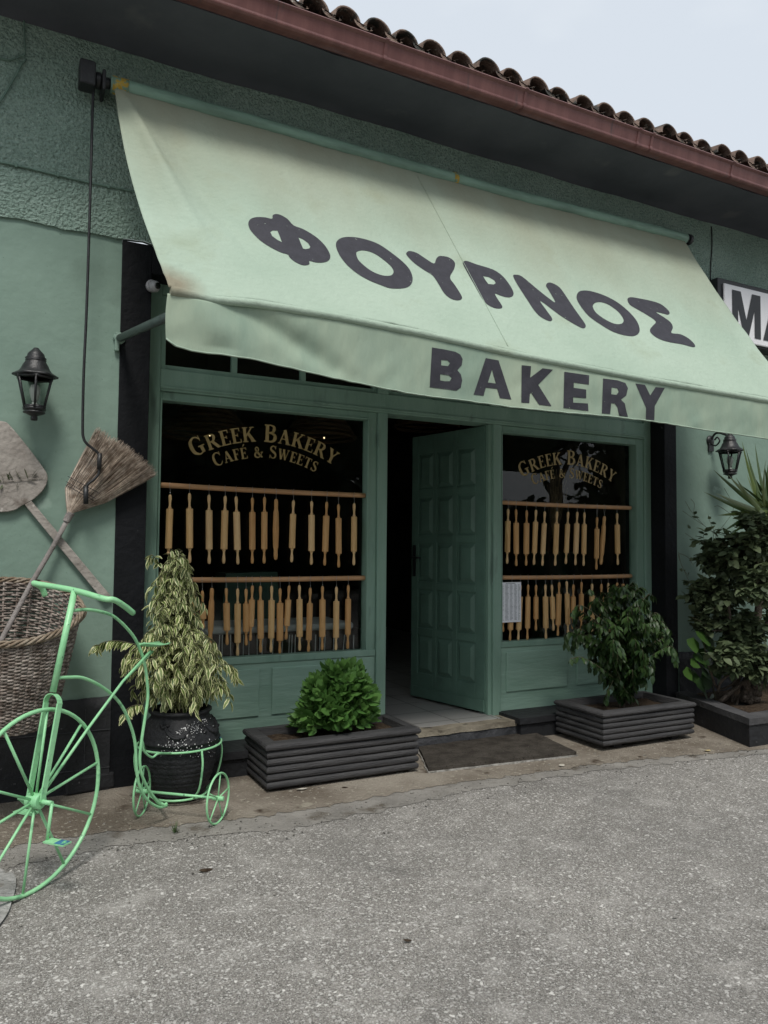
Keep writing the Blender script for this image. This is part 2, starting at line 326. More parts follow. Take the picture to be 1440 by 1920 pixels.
# ================================================================ GROUND
def ground_material():
    m = bpy.data.materials.new('worn_asphalt'); m.use_nodes = True
    n = m.node_tree; n.nodes.clear(); A = n.nodes.new; K = n.links.new
    o = A('ShaderNodeOutputMaterial'); b = A('ShaderNodeBsdfPrincipled'); K(b.outputs[0], o.inputs[0]); b.inputs['Roughness'].default_value = .85; b.inputs['Specular IOR Level'].default_value = .25
    g = A('ShaderNodeNewGeometry'); pos = g.outputs['Position']
    def noi(s, d=5, r=.6):
        z = A('ShaderNodeTexNoise'); z.inputs['Scale'].default_value = s; z.inputs['Detail'].default_value = d; z.inputs['Roughness'].default_value = r; K(pos, z.inputs['Vector']); return z.outputs['Fac']
    def ramp(f, p0, p1, c0=(0, 0, 0), c1=(1, 1, 1)):
        q = A('ShaderNodeValToRGB'); q.color_ramp.elements[0].position = p0; q.color_ramp.elements[1].position = p1; q.color_ramp.elements[0].color = (*c0, 1); q.color_ramp.elements[1].color = (*c1, 1); K(f, q.inputs[0]); return q.outputs[0]
    def mix(f, a, c, mode='MIX'):
        x = A('ShaderNodeMixRGB'); x.blend_type = mode
        if isinstance(f, float): x.inputs[0].default_value = f
        else: K(f, x.inputs[0])
        for i, y in ((1, a), (2, c)):
            if isinstance(y, tuple): x.inputs[i].default_value = (*y, 1)
            else: K(y, x.inputs[i])
        return x.outputs[0]
    base = ramp(noi(1.1, 6), .3, .7, (.225, .212, .192), (.33, .312, .283))
    base = mix(ramp(noi(170, 3, .7), .38, .62), base, (.085, .08, .073))
    h = None
    for sc, th, colr in ((75, .36, (.60, .585, .55)), (140, .38, (.56, .545, .51)), (42, .28, (.72, .70, .66)), (260, .40, (.5, .485, .455))):
        dn = A('ShaderNodeVectorMath'); dn.operation = 'MULTIPLY_ADD'
        zz = A('ShaderNodeTexNoise'); zz.inputs['Scale'].default_value = sc*.9; K(pos, zz.inputs['Vector']); K(zz.outputs['Color'], dn.inputs[0]); dn.inputs[1].default_value = (1.5/sc,)*3; K(pos, dn.inputs[2])
        v = A('ShaderNodeTexVoronoi'); v.inputs['Scale'].default_value = sc; K(dn.outputs[0], v.inputs['Vector'])
        rr = ramp(v.outputs['Distance'], th-.06, th+.05, (1, 1, 1), (0, 0, 0))
        sel = A('ShaderNodeSeparateXYZ'); K(v.outputs['Color'], sel.inputs[0])
        keep = ramp(sel.outputs[0], .42, .72)
        k2 = mix(1.0, rr, keep, 'MULTIPLY')
        tint = mix(sel.outputs[1], colr, tuple(c*.55 for c in colr))
        base = mix(k2, base, tint)
        h = k2 if h is None else mix(.5, h, k2, 'ADD')
    base = mix(ramp(noi(.8, 6), .45, .7), base, mix(.42, base, (.11, .107, .102)))
    base = mix(ramp(noi(5.3, 8, .75), .50, .72), base, mix(.3, base, (.62, .60, .56)))
    base = mix(ramp(noi(3.1, 7, .7), .60, .68), base, mix(.35, base, (.09, .085, .08)))
    base = mix(ramp(noi(9, 3), .72, .76), base, (.035, .034, .033))
    K(base, b.inputs['Base Color'])
    p = A('ShaderNodeBump'); p.inputs['Strength'].default_value = .6; p.inputs['Distance'].default_value = .003; K(h, p.inputs['Height']); K(p.outputs[0], b.inputs['Normal'])
    return m
M['asphalt'] = ground_material()
M['dirt'] = mat('sandy_worn_concrete', (.165, .138, .108), .95, .2, 2.0, 1, 90, .15, c2=(.33, .295, .245), spots=[((.36, .33, .27), 38, .60, .05), ((.075, .055, .04), 6, .62, .1), ((.34, .31, .25), 7, .66, .08), ((.05, .045, .04), 70, .68, .02)])
M['strip'] = mat('smooth_grey_cement', (.20, .19, .172), .9, .15, 4, .7, 90, .2, c2=(.30, .285, .26), spots=[((.12, .105, .085), 5, .58, .1), ((.30, .29, .27), 75, .62, .05), ((.08, .075, .07), 110, .66, .03)])
M['patch'] = mat('pale_spilt_cement', (.27, .265, .25), .9, .2, 9, 1, 40, .2, c2=(.42, .415, .40), spots=[((.2, .19, .17), 14, .55, .1)])
b = MB(); b.add([(-300, -300, G0), (300, -300, G0), (300, 300, G0), (-300, 300, G0)], [(0, 1, 2, 3)])
struct(b.build('road', M['asphalt']), 'coarse grey worn asphalt road in front of the bakery')

def sheet(name, near, far, z, m, label, amp=.02, step=.04, fr=16):
    """sheet between two pixel-traced world polylines far (wall side) and near (road side)"""
    n_ = [(q.x, q.y) for q in (atZ(px, py, z) for px, py in near)]; y1 = far[0][1]; cnt = 900; b = MB(); V = []
    for i in range(cnt+1):
        x = -3.2+12.2*i/cnt; yy = interp(n_, x)+amp*2*(noise.noise(Vector((x*fr, 3.1, z*99)))+.6*noise.noise(Vector((x*fr*3.7, 8.1, 1)))); V += [(x, y1, z), (x, yy, z)]
    b.add(V, [(2*i, 2*i+1, 2*i+3, 2*i+2) for i in range(cnt)])
    return struct(b.build(name, m), label)
E1 = [(-900, 1960), (-300, 1700), (0, 1632), (133, 1600), (233, 1582), (400, 1566), (480, 1560), (540, 1556), (580, 1547), (680, 1527), (757, 1511), (813, 1499), (880, 1483), (960, 1471), (1080, 1450), (1200, 1436), (1440, 1414), (1800, 1375)]
E2 = [(-900, 1900), (-300, 1650), (0, 1592), (100, 1572), (233, 1556), (400, 1540), (480, 1532), (613, 1512), (680, 1499), (780, 1480), (870, 1466), (960, 1455), (1080, 1438), (1200, 1424), (1440, 1404), (1800, 1368)]
sheet('pavement', E1, [(-3.2, -.1, 0), (9, -.1, 0)], G0+.003, M['strip'], 'smooth grey cement strip along the road edge')
sheet('ground', E2, [(-3.2, -.1, 0), (9, -.1, 0)], G0+.006, M['dirt'], 'brown sandy worn concrete apron along the shop front', amp=.018)
b = MB(); pc = [(-160, 1640), (-60, 1618), (18, 1634), (30, 1655), (22, 1690), (14, 1712), (-10, 1742), (-60, 1770), (-160, 1780)]
P_ = smoothpts([atZ(x, y, G0+.0125) for x, y in pc], 6, True)
b.add(P_, [tuple(range(len(P_)))]); struct(b.build('pavement', M['patch']), 'pale patch of spilt cement at the road edge')

# ================================================================ BUILDING
WY = -.14                 # wall face
bld = thing('bakery_building', 'single storey green bakery with black trim, tiled roof and glazed shop front', 'building', (2.9, 0, G0))
X0, X1 = -3.4, 11.0
XL0, XL1, XR0, XR1 = .605, .775, 4.965, 5.105
def part(name, mb, m, bevel=0, parent=None): return mb.build(name, m, parent or bld, bevel=bevel)
b = MB()
def wallgrid(b, x0, x1, z0, z1, y, amp=.004):
    def fn(u, v):
        x = x0+(x1-x0)*u; z = z0+(z1-z0)*v
        return Vector((x, y-amp*noise.noise(Vector((x*1.3, 0, z*1.3)))-amp*.4*noise.noise(Vector((x*6, 3, z*6))), z))
    b.grid(fn, max(2, int((x1-x0)/.06)), max(2, int((z1-z0)/.06)))
wallgrid(b, X0, XL0, G0-.1, 2.95, WY); part('wall', b, M['wall'])
b = MB(); wallgrid(b, XR1, X1, G0-.1, 2.95, WY); part('wall', b, M['wall'])
b = MB()
def upf(u, v):
    x = X0+(X1-X0)*u; z0 = 2.935+.012*noise.noise(Vector((x*5, 0, 0)))+.008*noise.noise(Vector((x*19, 0, 5))); z = z0+(4.12-z0)*v
    return Vector((x, WY-.014-.006*noise.noise(Vector((x*2, 7, z*2))), z))
b.grid(upf, 360, 40); b.grid(lambda u, v: Vector((X0+(X1-X0)*u, WY-.014+.03*v, upf(u, 0).z)), 360, 1)
part('upper_wall', b, M['stucco'])
b = MB()

for a_ in ((XL0, XL1, WY-.008, .3, G0-.1, 2.93), (XR0, XR1, WY-.008, .3, G0-.1, 2.93), (XL1, XR0, WY-.008, .3, 2.76, 2.93)):
    b = MB(); b.box(*a_); part('black_surround', b, M['black'], .004)
b = MB()
def plf(x0, x1):
    def fn(u, v):
        x = x0+(x1-x0)*u; z1 = .30+.010*noise.noise(Vector((x*4, 1, 0)))+.006*noise.noise(Vector((x*17, 1, 0)))
        if v > .9: return Vector((x, WY, z1))
        z = G0-.1+(z1-G0+.1)*v/.9*1.0 if v/.9 < 1 else z1
        return Vector((x, WY-.018-.004*noise.noise(Vector((x*5, 0, z*5))), min(z, z1)))
    b.grid(fn, int((x1-x0)/.03), 10)
plf(X0, XL0+.001); part('plinth', b, M['plinth'])
b = MB(); plf(XR1-.001, X1); part('plinth', b, M['plinth'])
b = MB()   # tile joints seen in the plinth
for x in (-.2, .02, .24, .47): b.box(x, x+.004, WY-.0235, WY-.016, G0, .24)
for z in (-.09, .12): b.box(X0, XL0, WY-.0238, WY-.016, z, z+.003)
part('plinth_joint', b, M['stepface'])
# soffit, gutter, roof
b = MB()
SY = -.66
def sof(u, v):
    x = X0+(X1-X0)*u; y = WY+(SY-WY)*v
    z = 4.07+.02*v*v+.012*noise.noise(Vector((x*1.5, y*4, 0)))+.004*noise.noise(Vector((x*8, y*8, 0)))-(.025*math.exp(-((v)/.08)**2))
    return Vector((x, y, z))
b.grid(sof, 240, 14); b.grid(lambda u, v: Vector((X0+(X1-X0)*u, SY, 4.09+.1*v)), 2, 1)
part('soffit', b, M['soffit'])
gut = MB()
prof = [(-.64, 4.19), (-.64, 4.105), (-.65, 4.10), (-.69, 4.085), (-.735, 4.072), (-.762, 4.070), (-.772, 4.078), (-.774, 4.085), (-.768, 4.090), (-.768, 4.10), (-.776, 4.13), (-.786, 4.165), (-.797, 4.172), (-.803, 4.180), (-.799, 4.187), (-.790, 4.186)]
prof = [(y+.0, z) for y, z in prof]
nx = 40
for i in range(nx):
    xa = X0+(X1-X0)*i/nx; xb = X0+(X1-X0)*(i+1)/nx
    gut.add([(xa, y, z) for y, z in prof]+[(xb, y, z) for y, z in prof], [(k, k+1, len(prof)+k+1, len(prof)+k) for k in range(len(prof)-1)])
go = part('gutter', gut, M['gutter'])
for px in (722, 985, 1197, 1222, 1372):
    x = atY(px, 250, -.78).x
    pr = [(y-.006 if y < -.64 else y, z-.005 if z < 4.1 else z+.003) for y, z in prof[3:15]]
    g2 = MB(); g2.add([(x-.012, y, z) for y, z in pr]+[(x+.012, y, z) for y, z in pr], [(k, k+1, len(pr)+k+1, len(pr)+k) for k in range(len(pr)-1)]); g2.build('gutter_joint', M['gutter'], go)
# roof tiles: barrel covers over pans
rf = MB(); pitch = .2075; x = -1.12; slope = .30; ty0 = -.66; tz0 = 4.318
pan = MB()
i = 0
while x < X1:
    jx = U(-.006, .006); jy = U(-.02, .02); jz = U(-.006, .006)
    for row in range(5):
        y0 = ty0+jy+row*.34; z0 = tz0+jz+row*.34*slope+(.012 if row else 0)
        y1 = y0+.42; z1 = z0+.42*slope-.02
        r0, r1 = .091+U(-.003, .003), .074
        V = []; n = 12; th = .013
        for (yy, zz, rr) in ((y0, z0, r0), (y0, z0, r0-th), (y1, z1, r1), (y1, z1, r1-th)):
            for k in range(n+1):
                a = PI*k/n; V.append((x+jx-math.cos(a)*rr, yy+.01*math.sin(a), zz+math.sin(a)*rr*1.02))
        m_ = n+1; F = []
        for k in range(n):
            F += [(k, k+1, m_+k+1, m_+k), (k, 2*m_+k, 2*m_+k+1, k+1), (m_+k, m_+k+1, 3*m_+k+1, 3*m_+k)]
        rf.add(V, F, True)
        # pan tile between covers
        xc = x+jx+pitch/2; V = []
        for (yy, zz, rr) in ((y0-.03, z0-.005, .075), (y1, z1+.005, .085)):
            for k in range(7):
                a = PI*k/8; V.append((xc-math.cos(a)*rr, yy, zz-math.sin(a)*rr*.62))
        for (yy, zz, rr) in ((y0-.03, z0-.005, .063), (y1, z1+.005, .073)):
            for k in range(9):
                a = PI*k/8; V.append((xc-math.cos(a)*rr, yy, zz-math.sin(a)*rr*.5))
        F = [(k, k+1, 10+k, 9+k) for k in range(8)]+[(18+k, 19+k, 28+k, 27+k) for k in range(8)]+[(k, k+1, 19+k, 18+k) for k in range(8)]
        rf.add(V, F, True)
    # mortar lump in the mouth
    if R() < .35:
        rf.lathe([(.02, -.02), (.032, 0), (.02, .02), (.0, .03)], (x+jx+U(-.03, .03), ty0+jy+.06, tz0+U(-.05, -.02)), 7, Vector((U(-1, 1), U(-1, 1), 1)))
    x += pitch; i += 1
roof = part('roof', rf, M['tile'])
bk = MB(); bk.add([(X0, ty0+.03, tz0-.06), (X1, ty0+.03, tz0-.06), (X1, ty0+2.0, tz0-.06+2.0*slope), (X0, ty0+2.0, tz0-.06+2.0*slope)], [(0, 1, 2, 3)]); bk.box(X0, X1, -.63, -.6, 4.1, 4.20)
bk.build('roof_board', M['dark'], roof)

# shop-front joinery
def bx(*a):
    q = MB(); q.box(*a); return q
ZB = 2.10; ZT = 2.235
for a_ in ((.776, .865, 0, .17, -.07, 2.76), (2.355, 2.430, 0, .17, -.085, ZB), (3.333, 3.405, 0, .17, -.11, ZB), (4.893, 4.964, 0, .17, -.07, 2.76), (2.352, 2.432, -.006, .118, ZT, 2.70), (3.30, 3.405, -.006, .118, ZT, 2.70)): part('timber_post', bx(*a_), M['frame'], .005)
part('timber_beam', bx(.865, 4.893, -.003, .17, ZB, ZT), M['frame'], .005); part('timber_beam', bx(.865, 4.893, .0, .12, 2.70, 2.76), M['frame'], .005); part('drip_moulding', bx(.865, 4.893, -.012, -.003, ZB+.015, ZB+.03), M['frame'], .003)
GY = .078
def sash(x0, x1, sx0, sx1, name='window'):
    f = MB()
    # sash frame: outer x0..x1, glass sx0..sx1, glass z .455..2.045
    zt, zb = 2.045, .455
    f.box(x0, sx0, .018, .100, zb-.02, ZB); f.box(sx1, x1, .018, .100, zb-.02, ZB); f.box(sx0, sx1, .018, .100, zt, ZB-.001)
    f.box(x0, x1, .045, .085, -.07, zb-.0205)   # panel board
    f.box(x0, x1, .008, .085, zb-.045, zb-.001)   # bottom rail
    f.box(sx0-.012, sx0, .010, .018, zb, zt+.012); f.box(sx1, sx1+.012, .010, .018, zb, zt+.012); f.box(sx0, sx1, .010, .018, zt, zt+.012)
    o = part(name, f, M['frame'], .004)
    p = MB(); p.box(sx0-.005, sx1+.005, GY, GY+.006, zb-.005, zt+.005); p.build('pane', M['glass'], o)
    return o
def panels(o, lst, x0, x1):
    f = MB(); f.box(x0, x1, .018, .045, -.07, .409)
    f.build('panel_board', M['panel'], o, bevel=.003)
    for a, c in lst:
        q = MB(); q.box(a, c, .006, .018, .075, .375); q.build('raised_panel', M['panel'], o, bevel=.007)
winL = sash(.866, 2.354, .882, 2.282); panels(winL, [(.98, 1.525), (1.61, 2.255)], .866, 2.354)
winR = sash(3.406, 4.892, 3.425, 4.808); panels(winR, [(3.46, 4.05), (4.145, 4.74)], 3.406, 4.892)
def transom(x0, x1, bars):
    f = MB(); z0, z1 = ZT+.001, 2.699
    f.box(x0, x0+.03, .02, .06, z0, z1); f.box(x1-.03, x1, .02, .06, z0, z1); f.box(x0+.03, x1-.03, .02, .06, z0, z0+.03); f.box(x0+.03, x1-.03, .02, .06, z1-.03, z1)
    for q in bars: f.box(q-.018, q+.018, .018, .058, z0+.03, z1-.03)
    o = part('transom_window', f, M['frame'], .003); p = MB(); p.box(x0+.02, x1-.02, .04, .045, z0+.02, z1-.02); p.build('pane', M['glass'], o)
transom(.866, 2.351, (1.33, 1.80)); transom(2.433, 3.299, (2.82,)); transom(3.406, 4.892, (3.90, 4.38))
# door leaf, open inwards
HX, HY = 3.29, .05; DX, DY = 3.115, .87
dv = Vector((DX-HX, DY-HY, 0)); DW = dv.length; dv.normalize(); dn = Vector((-dv.y, dv.x, 0))
if dn.x > 0: dn = -dn
hp = Vector((HX, HY, 0))
d = MB()
def dbox(mb, s0, s1, n0, n1, z0, z1):
    c = hp+dv*(s0+s1)/2+dn*(n0+n1)/2; mb.obox((c.x, c.y, (z0+z1)/2), dv*(s1-s0)/2, dn*(n1-n0)/2, Vector((0, 0, (z1-z0)/2)))
cols = [(.10, .30), (.345, .535), (.575, .76)]; rows_ = [(.13, .44), (.50, .82), (.88, 1.20), (1.26, 1.58), (1.64, 1.94)]
zb0, zt0 = -.07, 2.09
dbox(d, 0, DW, -.045, -.012, zb0, zt0)
xs = [0]+[q for c in cols for q in c]+[DW]
for i in range(0, len(xs), 2): dbox(d, xs[i], xs[i+1], -.012, .0, zb0, zt0)
for c in cols:
    zz = [zb0]+[q for r in rows_ for q in r]+[zt0]
    for i in range(0, len(zz), 2): dbox(d, c[0], c[1], -.012, .0, zz[i], zz[i+1])
door = part('door', d, M['door'], .003)
for c in cols:
    for r in rows_:
        q = MB(); s0, s1, z0, z1 = c[0]+.012, c[1]-.012, r[0]+.012, r[1]-.012; ins = .032
        P = []
        for (e, nn) in ((0, -.0125), (ins, .004)):
            for (s_, z_) in ((s0+e, z0+e), (s1-e, z0+e), (s1-e, z1-e), (s0+e, z1-e)):
                v = hp+dv*s_+dn*nn; P.append((v.x, v.y, z_))
        q.add(P, [(4, 5, 6, 7), (0, 1, 5, 4), (1, 2, 6, 5), (2, 3, 7, 6), (3, 0, 4, 7)]); q.build('raised_panel', M['door'], door)
h = MB(); dbox(h, DW-.055, DW-.02, .001, .008, .92, 1.18); c = hp+dv*(DW-.038)+dn*.03; h.tube([hp+dv*(DW-.038)+Vector((0, 0, 1.08)), c+Vector((0, 0, 1.08)), c-dv*.1+Vector((0, 0, 1.075))], .008)
h.build('handle', M['iron'], door)
q = MB(); dbox(q, 0, DW-.01, .001, .012, zb0+.005, zb0+.09); q.build('kick_board', M['door'], door, bevel=.003)
jb = MB(); jb.box(3.30, 3.3329, .02, .13, -.10, ZB-.001); part('door_jamb', jb, M['frame'], .003)
# step and ledge
def wobbox(b, x0, x1, y0, y1, z0, z1, amp=.006, n=30):
    """box whose front edges are irregular"""
    def fr(u, z, s): x = x0+(x1-x0)*u; return Vector((x, y0+amp*2*noise.noise(Vector((x*7, z*9, s)))+amp*noise.noise(Vector((x*23, z*9, s))), z+(amp*noise.noise(Vector((x*6, 2, s))) if z == z1 else 0)))
    b.grid(lambda u, v: fr(u, z0+(z1-z0)*(0 if v == 0 else (1 if v == 1 else v)), 1), n, 4)
    b.grid(lambda u, v: fr(u, z1, 1)*(1-v)+Vector((x0+(x1-x0)*u, y1, z1))*v, n, 3)
    for x in (x0, x1): b.add([(x, y0, z0), (x, y1, z0), (x, y1, z1), (x, y0, z1)], [(0, 1, 2, 3)])
b = MB(); wobbox(b, 2.36, 3.40, -.20, .12, -.125, -.086, .007); part('door_sill', b, M['stone'])
b = MB(); wobbox(b, 2.37, 3.41, -.193, .1, G0, -.1255, .006); part('doorstep', b, M['stepface'])
b = MB(); wobbox(b, 3.385, 4.965, -.255, .03, -.105, -.062, .004); part('stone_ledge', b, M['plinth']); b = MB(); wobbox(b, 3.41, 4.965, -.235, .03, G0, -.106, .004); part('ledge_base', b, M['plinth']); b = MB()
wobbox(b, .78, 2.34, -.255, .03, -.105, -.062, .004); part('stone_ledge', b, M['plinth']); b = MB(); wobbox(b, .78, 2.34, -.235, .03, G0, -.106, .004); part('ledge_base', b, M['plinth'])
# interior
b = MB(); fz = -.085
b.box(.3, 5.5, 6.0, 6.1, fz, 2.9); b.box(.2, .3, .12, 6, fz, 2.9); b.box(5.5, 5.6, .12, 6, fz, 2.9); b.box(.2, 5.6, .12, 6.1, 2.9, 3.0)
b.box(.3, .776, .3, .35, fz, 2.9); b.box(4.964, 5.5, .3, .35, fz, 2.9)
part('interior_wall', b, M['dark'])
tm = mat('pale_floor_tile', (.30, .29, .28), .35, .08, 2, 0, 40, .4)
n = tm.node_tree; bs_ = n.nodes[tm['bsdf']]; br = n.nodes.new('ShaderNodeTexBrick'); ge = n.nodes.new('ShaderNodeNewGeometry'); n.links.new(ge.outputs['Position'], br.inputs['Vector'])
br.offset = 0; br.inputs['Scale'].default_value = 1; br.inputs['Brick Width'].default_value = .33; br.inputs['Row Height'].default_value = .33; br.inputs['Mortar Size'].default_value = .006
br.inputs['Color1'].default_value = (.42, .41, .39, 1); br.inputs['Color2'].default_value = (.37, .36, .345, 1); br.inputs['Mortar'].default_value = (.14, .13, .12, 1); n.links.new(br.outputs[0], bs_.inputs['Base Color'])
b = MB(); b.box(.3, 5.5, .1201, 6, fz-.05, fz); b.box(2.43, 3.33, -.10, .12, fz-.03, fz+.003); part('tiled_floor', b, tm)

# ---------------------------------------------------------------- letters
def ribbon(pts, wd):
    P = [Vector((p[0], p[1], 0)) for p in pts]
    if not isinstance(wd, (list, tuple)): wd = [wd]*len(P)
    if len(P) > 2:
        k = 5; Q = smoothpts(P, k); W = []
        for i in range(len(P)-1):
            for j in range(k): W.append(wd[i]+(wd[i+1]-wd[i])*j/k)
        W.append(wd[-1])
    else: Q, W = P, wd
    Lf, Rt = [], []
    for i, q in enumerate(Q):
        t = (Q[min(i+1, len(Q)-1)]-Q[max(i-1, 0)]).normalized(); nn = Vector((-t.y, t.x, 0))
        Lf.append(q+nn*W[i]/2); Rt.append(q-nn*W[i]/2)
    return Lf, Rt
t_, T_ = .07, .21
def hb(a, c, y): return ([(a, y), (c, y)], t_)
GL = {
 'E': (.70, [([(.18, 0), (.18, 1)], T_), hb(.0, .66, .035), hb(.0, .63, .965), hb(.18, .48, .52), ([(.64, 0), (.64, .24)], .06), ([(.61, 1), (.61, .77)], .06), ([(.47, .40), (.47, .64)], .05)]),
 'F': (.66, [([(.18, 0), (.18, 1)], T_), hb(.0, .38, .035), hb(.0, .63, .965), hb(.18, .48, .52), ([(.61, 1), (.61, .77)], .06), ([(.47, .40), (.47, .64)], .05)]),
 'K': (.92, [([(.18, 0), (.18, 1)], T_), hb(0, .38, .035), hb(0, .38, .965), ([(.26, .40), (.70, .97)], .09), ([(.38, .62), (.76, .03)], .22), hb(.54, .86, .965), hb(.58, .94, .035)]),
 'B': (.80, [([(.18, 0), (.18, 1)], T_), hb(0, .3, .035), hb(0, .3, .965), ([(.2, .965), (.42, .965), (.58, .89), (.60, .75), (.50, .58), (.22, .53)], [.07, .08, .15, .2, .12, .07]), ([(.22, .53), (.5, .5), (.66, .4), (.67, .22), (.52, .06), (.2, .035)], [.07, .1, .18, .22, .12, .07])]),
 'A': (.92, [([(.13, .03), (.43, 1)], .08), ([(.42, .98), (.74, .03)], .22), hb(.22, .62, .34), hb(0, .28, .035), hb(.56, .94, .035)]),
 'R': (.90, [([(.18, 0), (.18, 1)], T_), hb(0, .38, .035), hb(0, .3, .965), ([(.2, .965), (.42, .965), (.6, .88), (.62, .72), (.50, .53), (.22, .48)], [.07, .08, .16, .21, .12, .07]), ([(.42, .52), (.76, .03)], .2), hb(.66, .92, .035)]),
 'Y': (.88, [([(.15, .97), (.44, .45)], .21), ([(.74, .97), (.46, .47)], .09), ([(.44, 0), (.44, .48)], T_), hb(0, .34, .965), hb(.58, .88, .965), hb(.26, .62, .035)]),
 'C': (.84, [([(.74, .78), (.6, .94), (.4, .965), (.18, .80), (.12, .5), (.18, .2), (.4, .035), (.62, .06), (.77, .25)], [.06, .08, .09, .18, .22, .18, .09, .07, .05]), ([(.74, 1), (.74, .70)], .05)]),
 'G': (.90, [([(.74, .78), (.6, .94), (.4, .965), (.18, .80), (.12, .5), (.18, .2), (.4, .035), (.58, .05), (.66, .12)], [.06, .08, .09, .18, .22, .18, .09, .07, .07]), ([(.74, 1), (.74, .70)], .05), ([(.68, .04), (.68, .42)], .19), hb(.5, .88, .42)]),
 'S': (.68, [([(.54, .78), (.44, .94), (.28, .96), (.13, .82), (.16, .66), (.34, .52), (.52, .38), (.56, .2), (.44, .05), (.25, .04), (.09, .22)], [.05, .07, .09, .14, .18, .2, .18, .14, .08, .07, .05]), ([(.55, 1), (.55, .72)], .05), ([(.06, 0), (.06, .28)], .05)]),
 'W': (1.22, [([(.14, .97), (.38, .03)], .2), ([(.38, .03), (.60, .95)], .07), ([(.56, .97), (.82, .03)], .2), ([(.82, .03), (1.08, .97)], .07), hb(0, .3, .965), hb(.44, .72, .965), hb(.94, 1.2, .965)]),
 'T': (.78, [([(.38, 0), (.38, 1)], T_), hb(.03, .73, .965), ([(.05, 1), (.05, .75)], .06), ([(.71, 1), (.71, .75)], .06), hb(.2, .56, .035)]),
 '&': (1.0, [([(.86, .50), (.74, .22), (.52, .05), (.26, .05), (.12, .22), (.2, .42), (.42, .58), (.52, .76), (.42, .93), (.27, .93), (.2, .8), (.3, .62), (.6, .28), (.88, .04)], [.06, .07, .09, .12, .19, .16, .09, .1, .1, .1, .12, .2, .2, .12]), hb(.7, .96, .5)]),
 ' ': (.45, [])}
GL['\u00c9'] = (GL['E'][0], GL['E'][1]+[([(.28, 1.10), (.50, 1.30)], [.05, .12])])
def arctext(word, xc, ztop, span, Rr, h, parent, y=GY-.0015, capscale=1.18):
    adv = []; first = True
    for ch in word:
        s_ = capscale if (first and ch not in ' &') else 1.0
        adv.append((ch, s_, GL[ch][0]*s_)); first = (ch == ' ')
    tot = sum(a[2] for a in adv)+.07*len(adv); k = span/(tot*h)      # tracking factor
    pos = 0; z0 = ztop-Rr; lay = 0
    for ch, s_, a in adv:
        mid = (pos+a/2)/tot*span-span/2; th = mid/Rr; bx_ = Vector((xc+Rr*math.sin(th), z0+Rr*math.cos(th), 0)); ux = Vector((math.cos(th), -math.sin(th), 0)); uy = Vector((math.sin(th), math.cos(th), 0))
        mb = MB()
        for st in GL[ch][1]:
            Lf, Rt = ribbon(*st); lay = (lay+1) % 12; yy = y-.00025*lay
            V = []
            for p in Lf+Rt:
                q = bx_+ux*((p.x-GL[ch][0]/2)*s_*h*k)+uy*(p.y*s_*h); V.append((q.x, yy, q.y))
            m_ = len(Lf); mb.add(V, [(i, i+1, m_+i+1, m_+i) for i in range(m_-1)])
        pos += a+.07
        if GL[ch][1]: mb.build('gold_letter', M['gold'], parent)
def winlet(par, g, top, yy, c, s, ):
    pass
# left window: baseline points measured on the glass
def fitarc(pl, pm, pr, Y=.0765):
    a, m_, c = atY(*pl, Y), atY(*pm, Y), atY(*pr, Y)
    a = Vector((a.x, a.z)); m_ = Vector((m_.x, m_.z)); c = Vector((c.x, c.z)); mid = (a+c)/2; s = (m_-mid).length; half = (c-a).length/2
    Rr = (half*half+s*s)/(2*s); return mid.x, (m_.y if True else 0), Rr, 2*Rr*math.asin(min(.99, half/Rr))
for par, A1, A2, h1, h2 in ((winL, ((364, 853), (490, 828), (627, 875)), ((404, 870), (492, 858), (592, 888)), .098, .072), (winR, ((979, 894), (1064, 871), (1150, 908)), ((1000, 907), (1064, 896), (1127, 920)), .098, .072)):
    xc, zt, Rr, sp = fitarc(*A1); arctext('GREEK BAKERY', xc, zt, sp*1.0, Rr, h1, par)
    xc2, zt2, Rr2, sp2 = fitarc(*A2); arctext('CAF\u00c9 & SWEETS', xc2, zt2, sp2*1.0, Rr2, h2, par)

# ================================================================ AWNING
aw = thing('awning', 'large faded green canvas awning with black lettering over the shop front', 'awning', (2.85, WY, 3.78))
AX0, AX1 = .503, 5.12
def tubeline(x): u = (x-AX0)/(AX1-AX0); return Vector((x, -.245, 3.785+.006*u-.035*math.sin(PI*u)+.0))
TB = [(px, py) for px, py in ((207, 158), (480, 232), (640, 279), (780, 317), (960, 367), (1120, 407), (1285, 448))]
TZ = [(atY(px, py, -.245).x, atY(px, py, -.245).z) for px, py in TB]
BY = -1.28
BT = [(atY(px, py, BY).x, atY(px, py, BY).z) for px, py in ((318, 538), (400, 556), (480, 563), (640, 590), (800, 622), (960, 658), (1200, 705), (1440, 747))]
VT = [(atY(px, py, BY-.01).x, atY(px, py, BY-.01).z) for px, py in ((313, 634), (330, 648), (360, 658), (400, 664), (480, 675), (600, 702), (760, 737), (880, 752), (960, 764), (1080, 775), (1227, 790), (1320, 806), (1440, 823))]
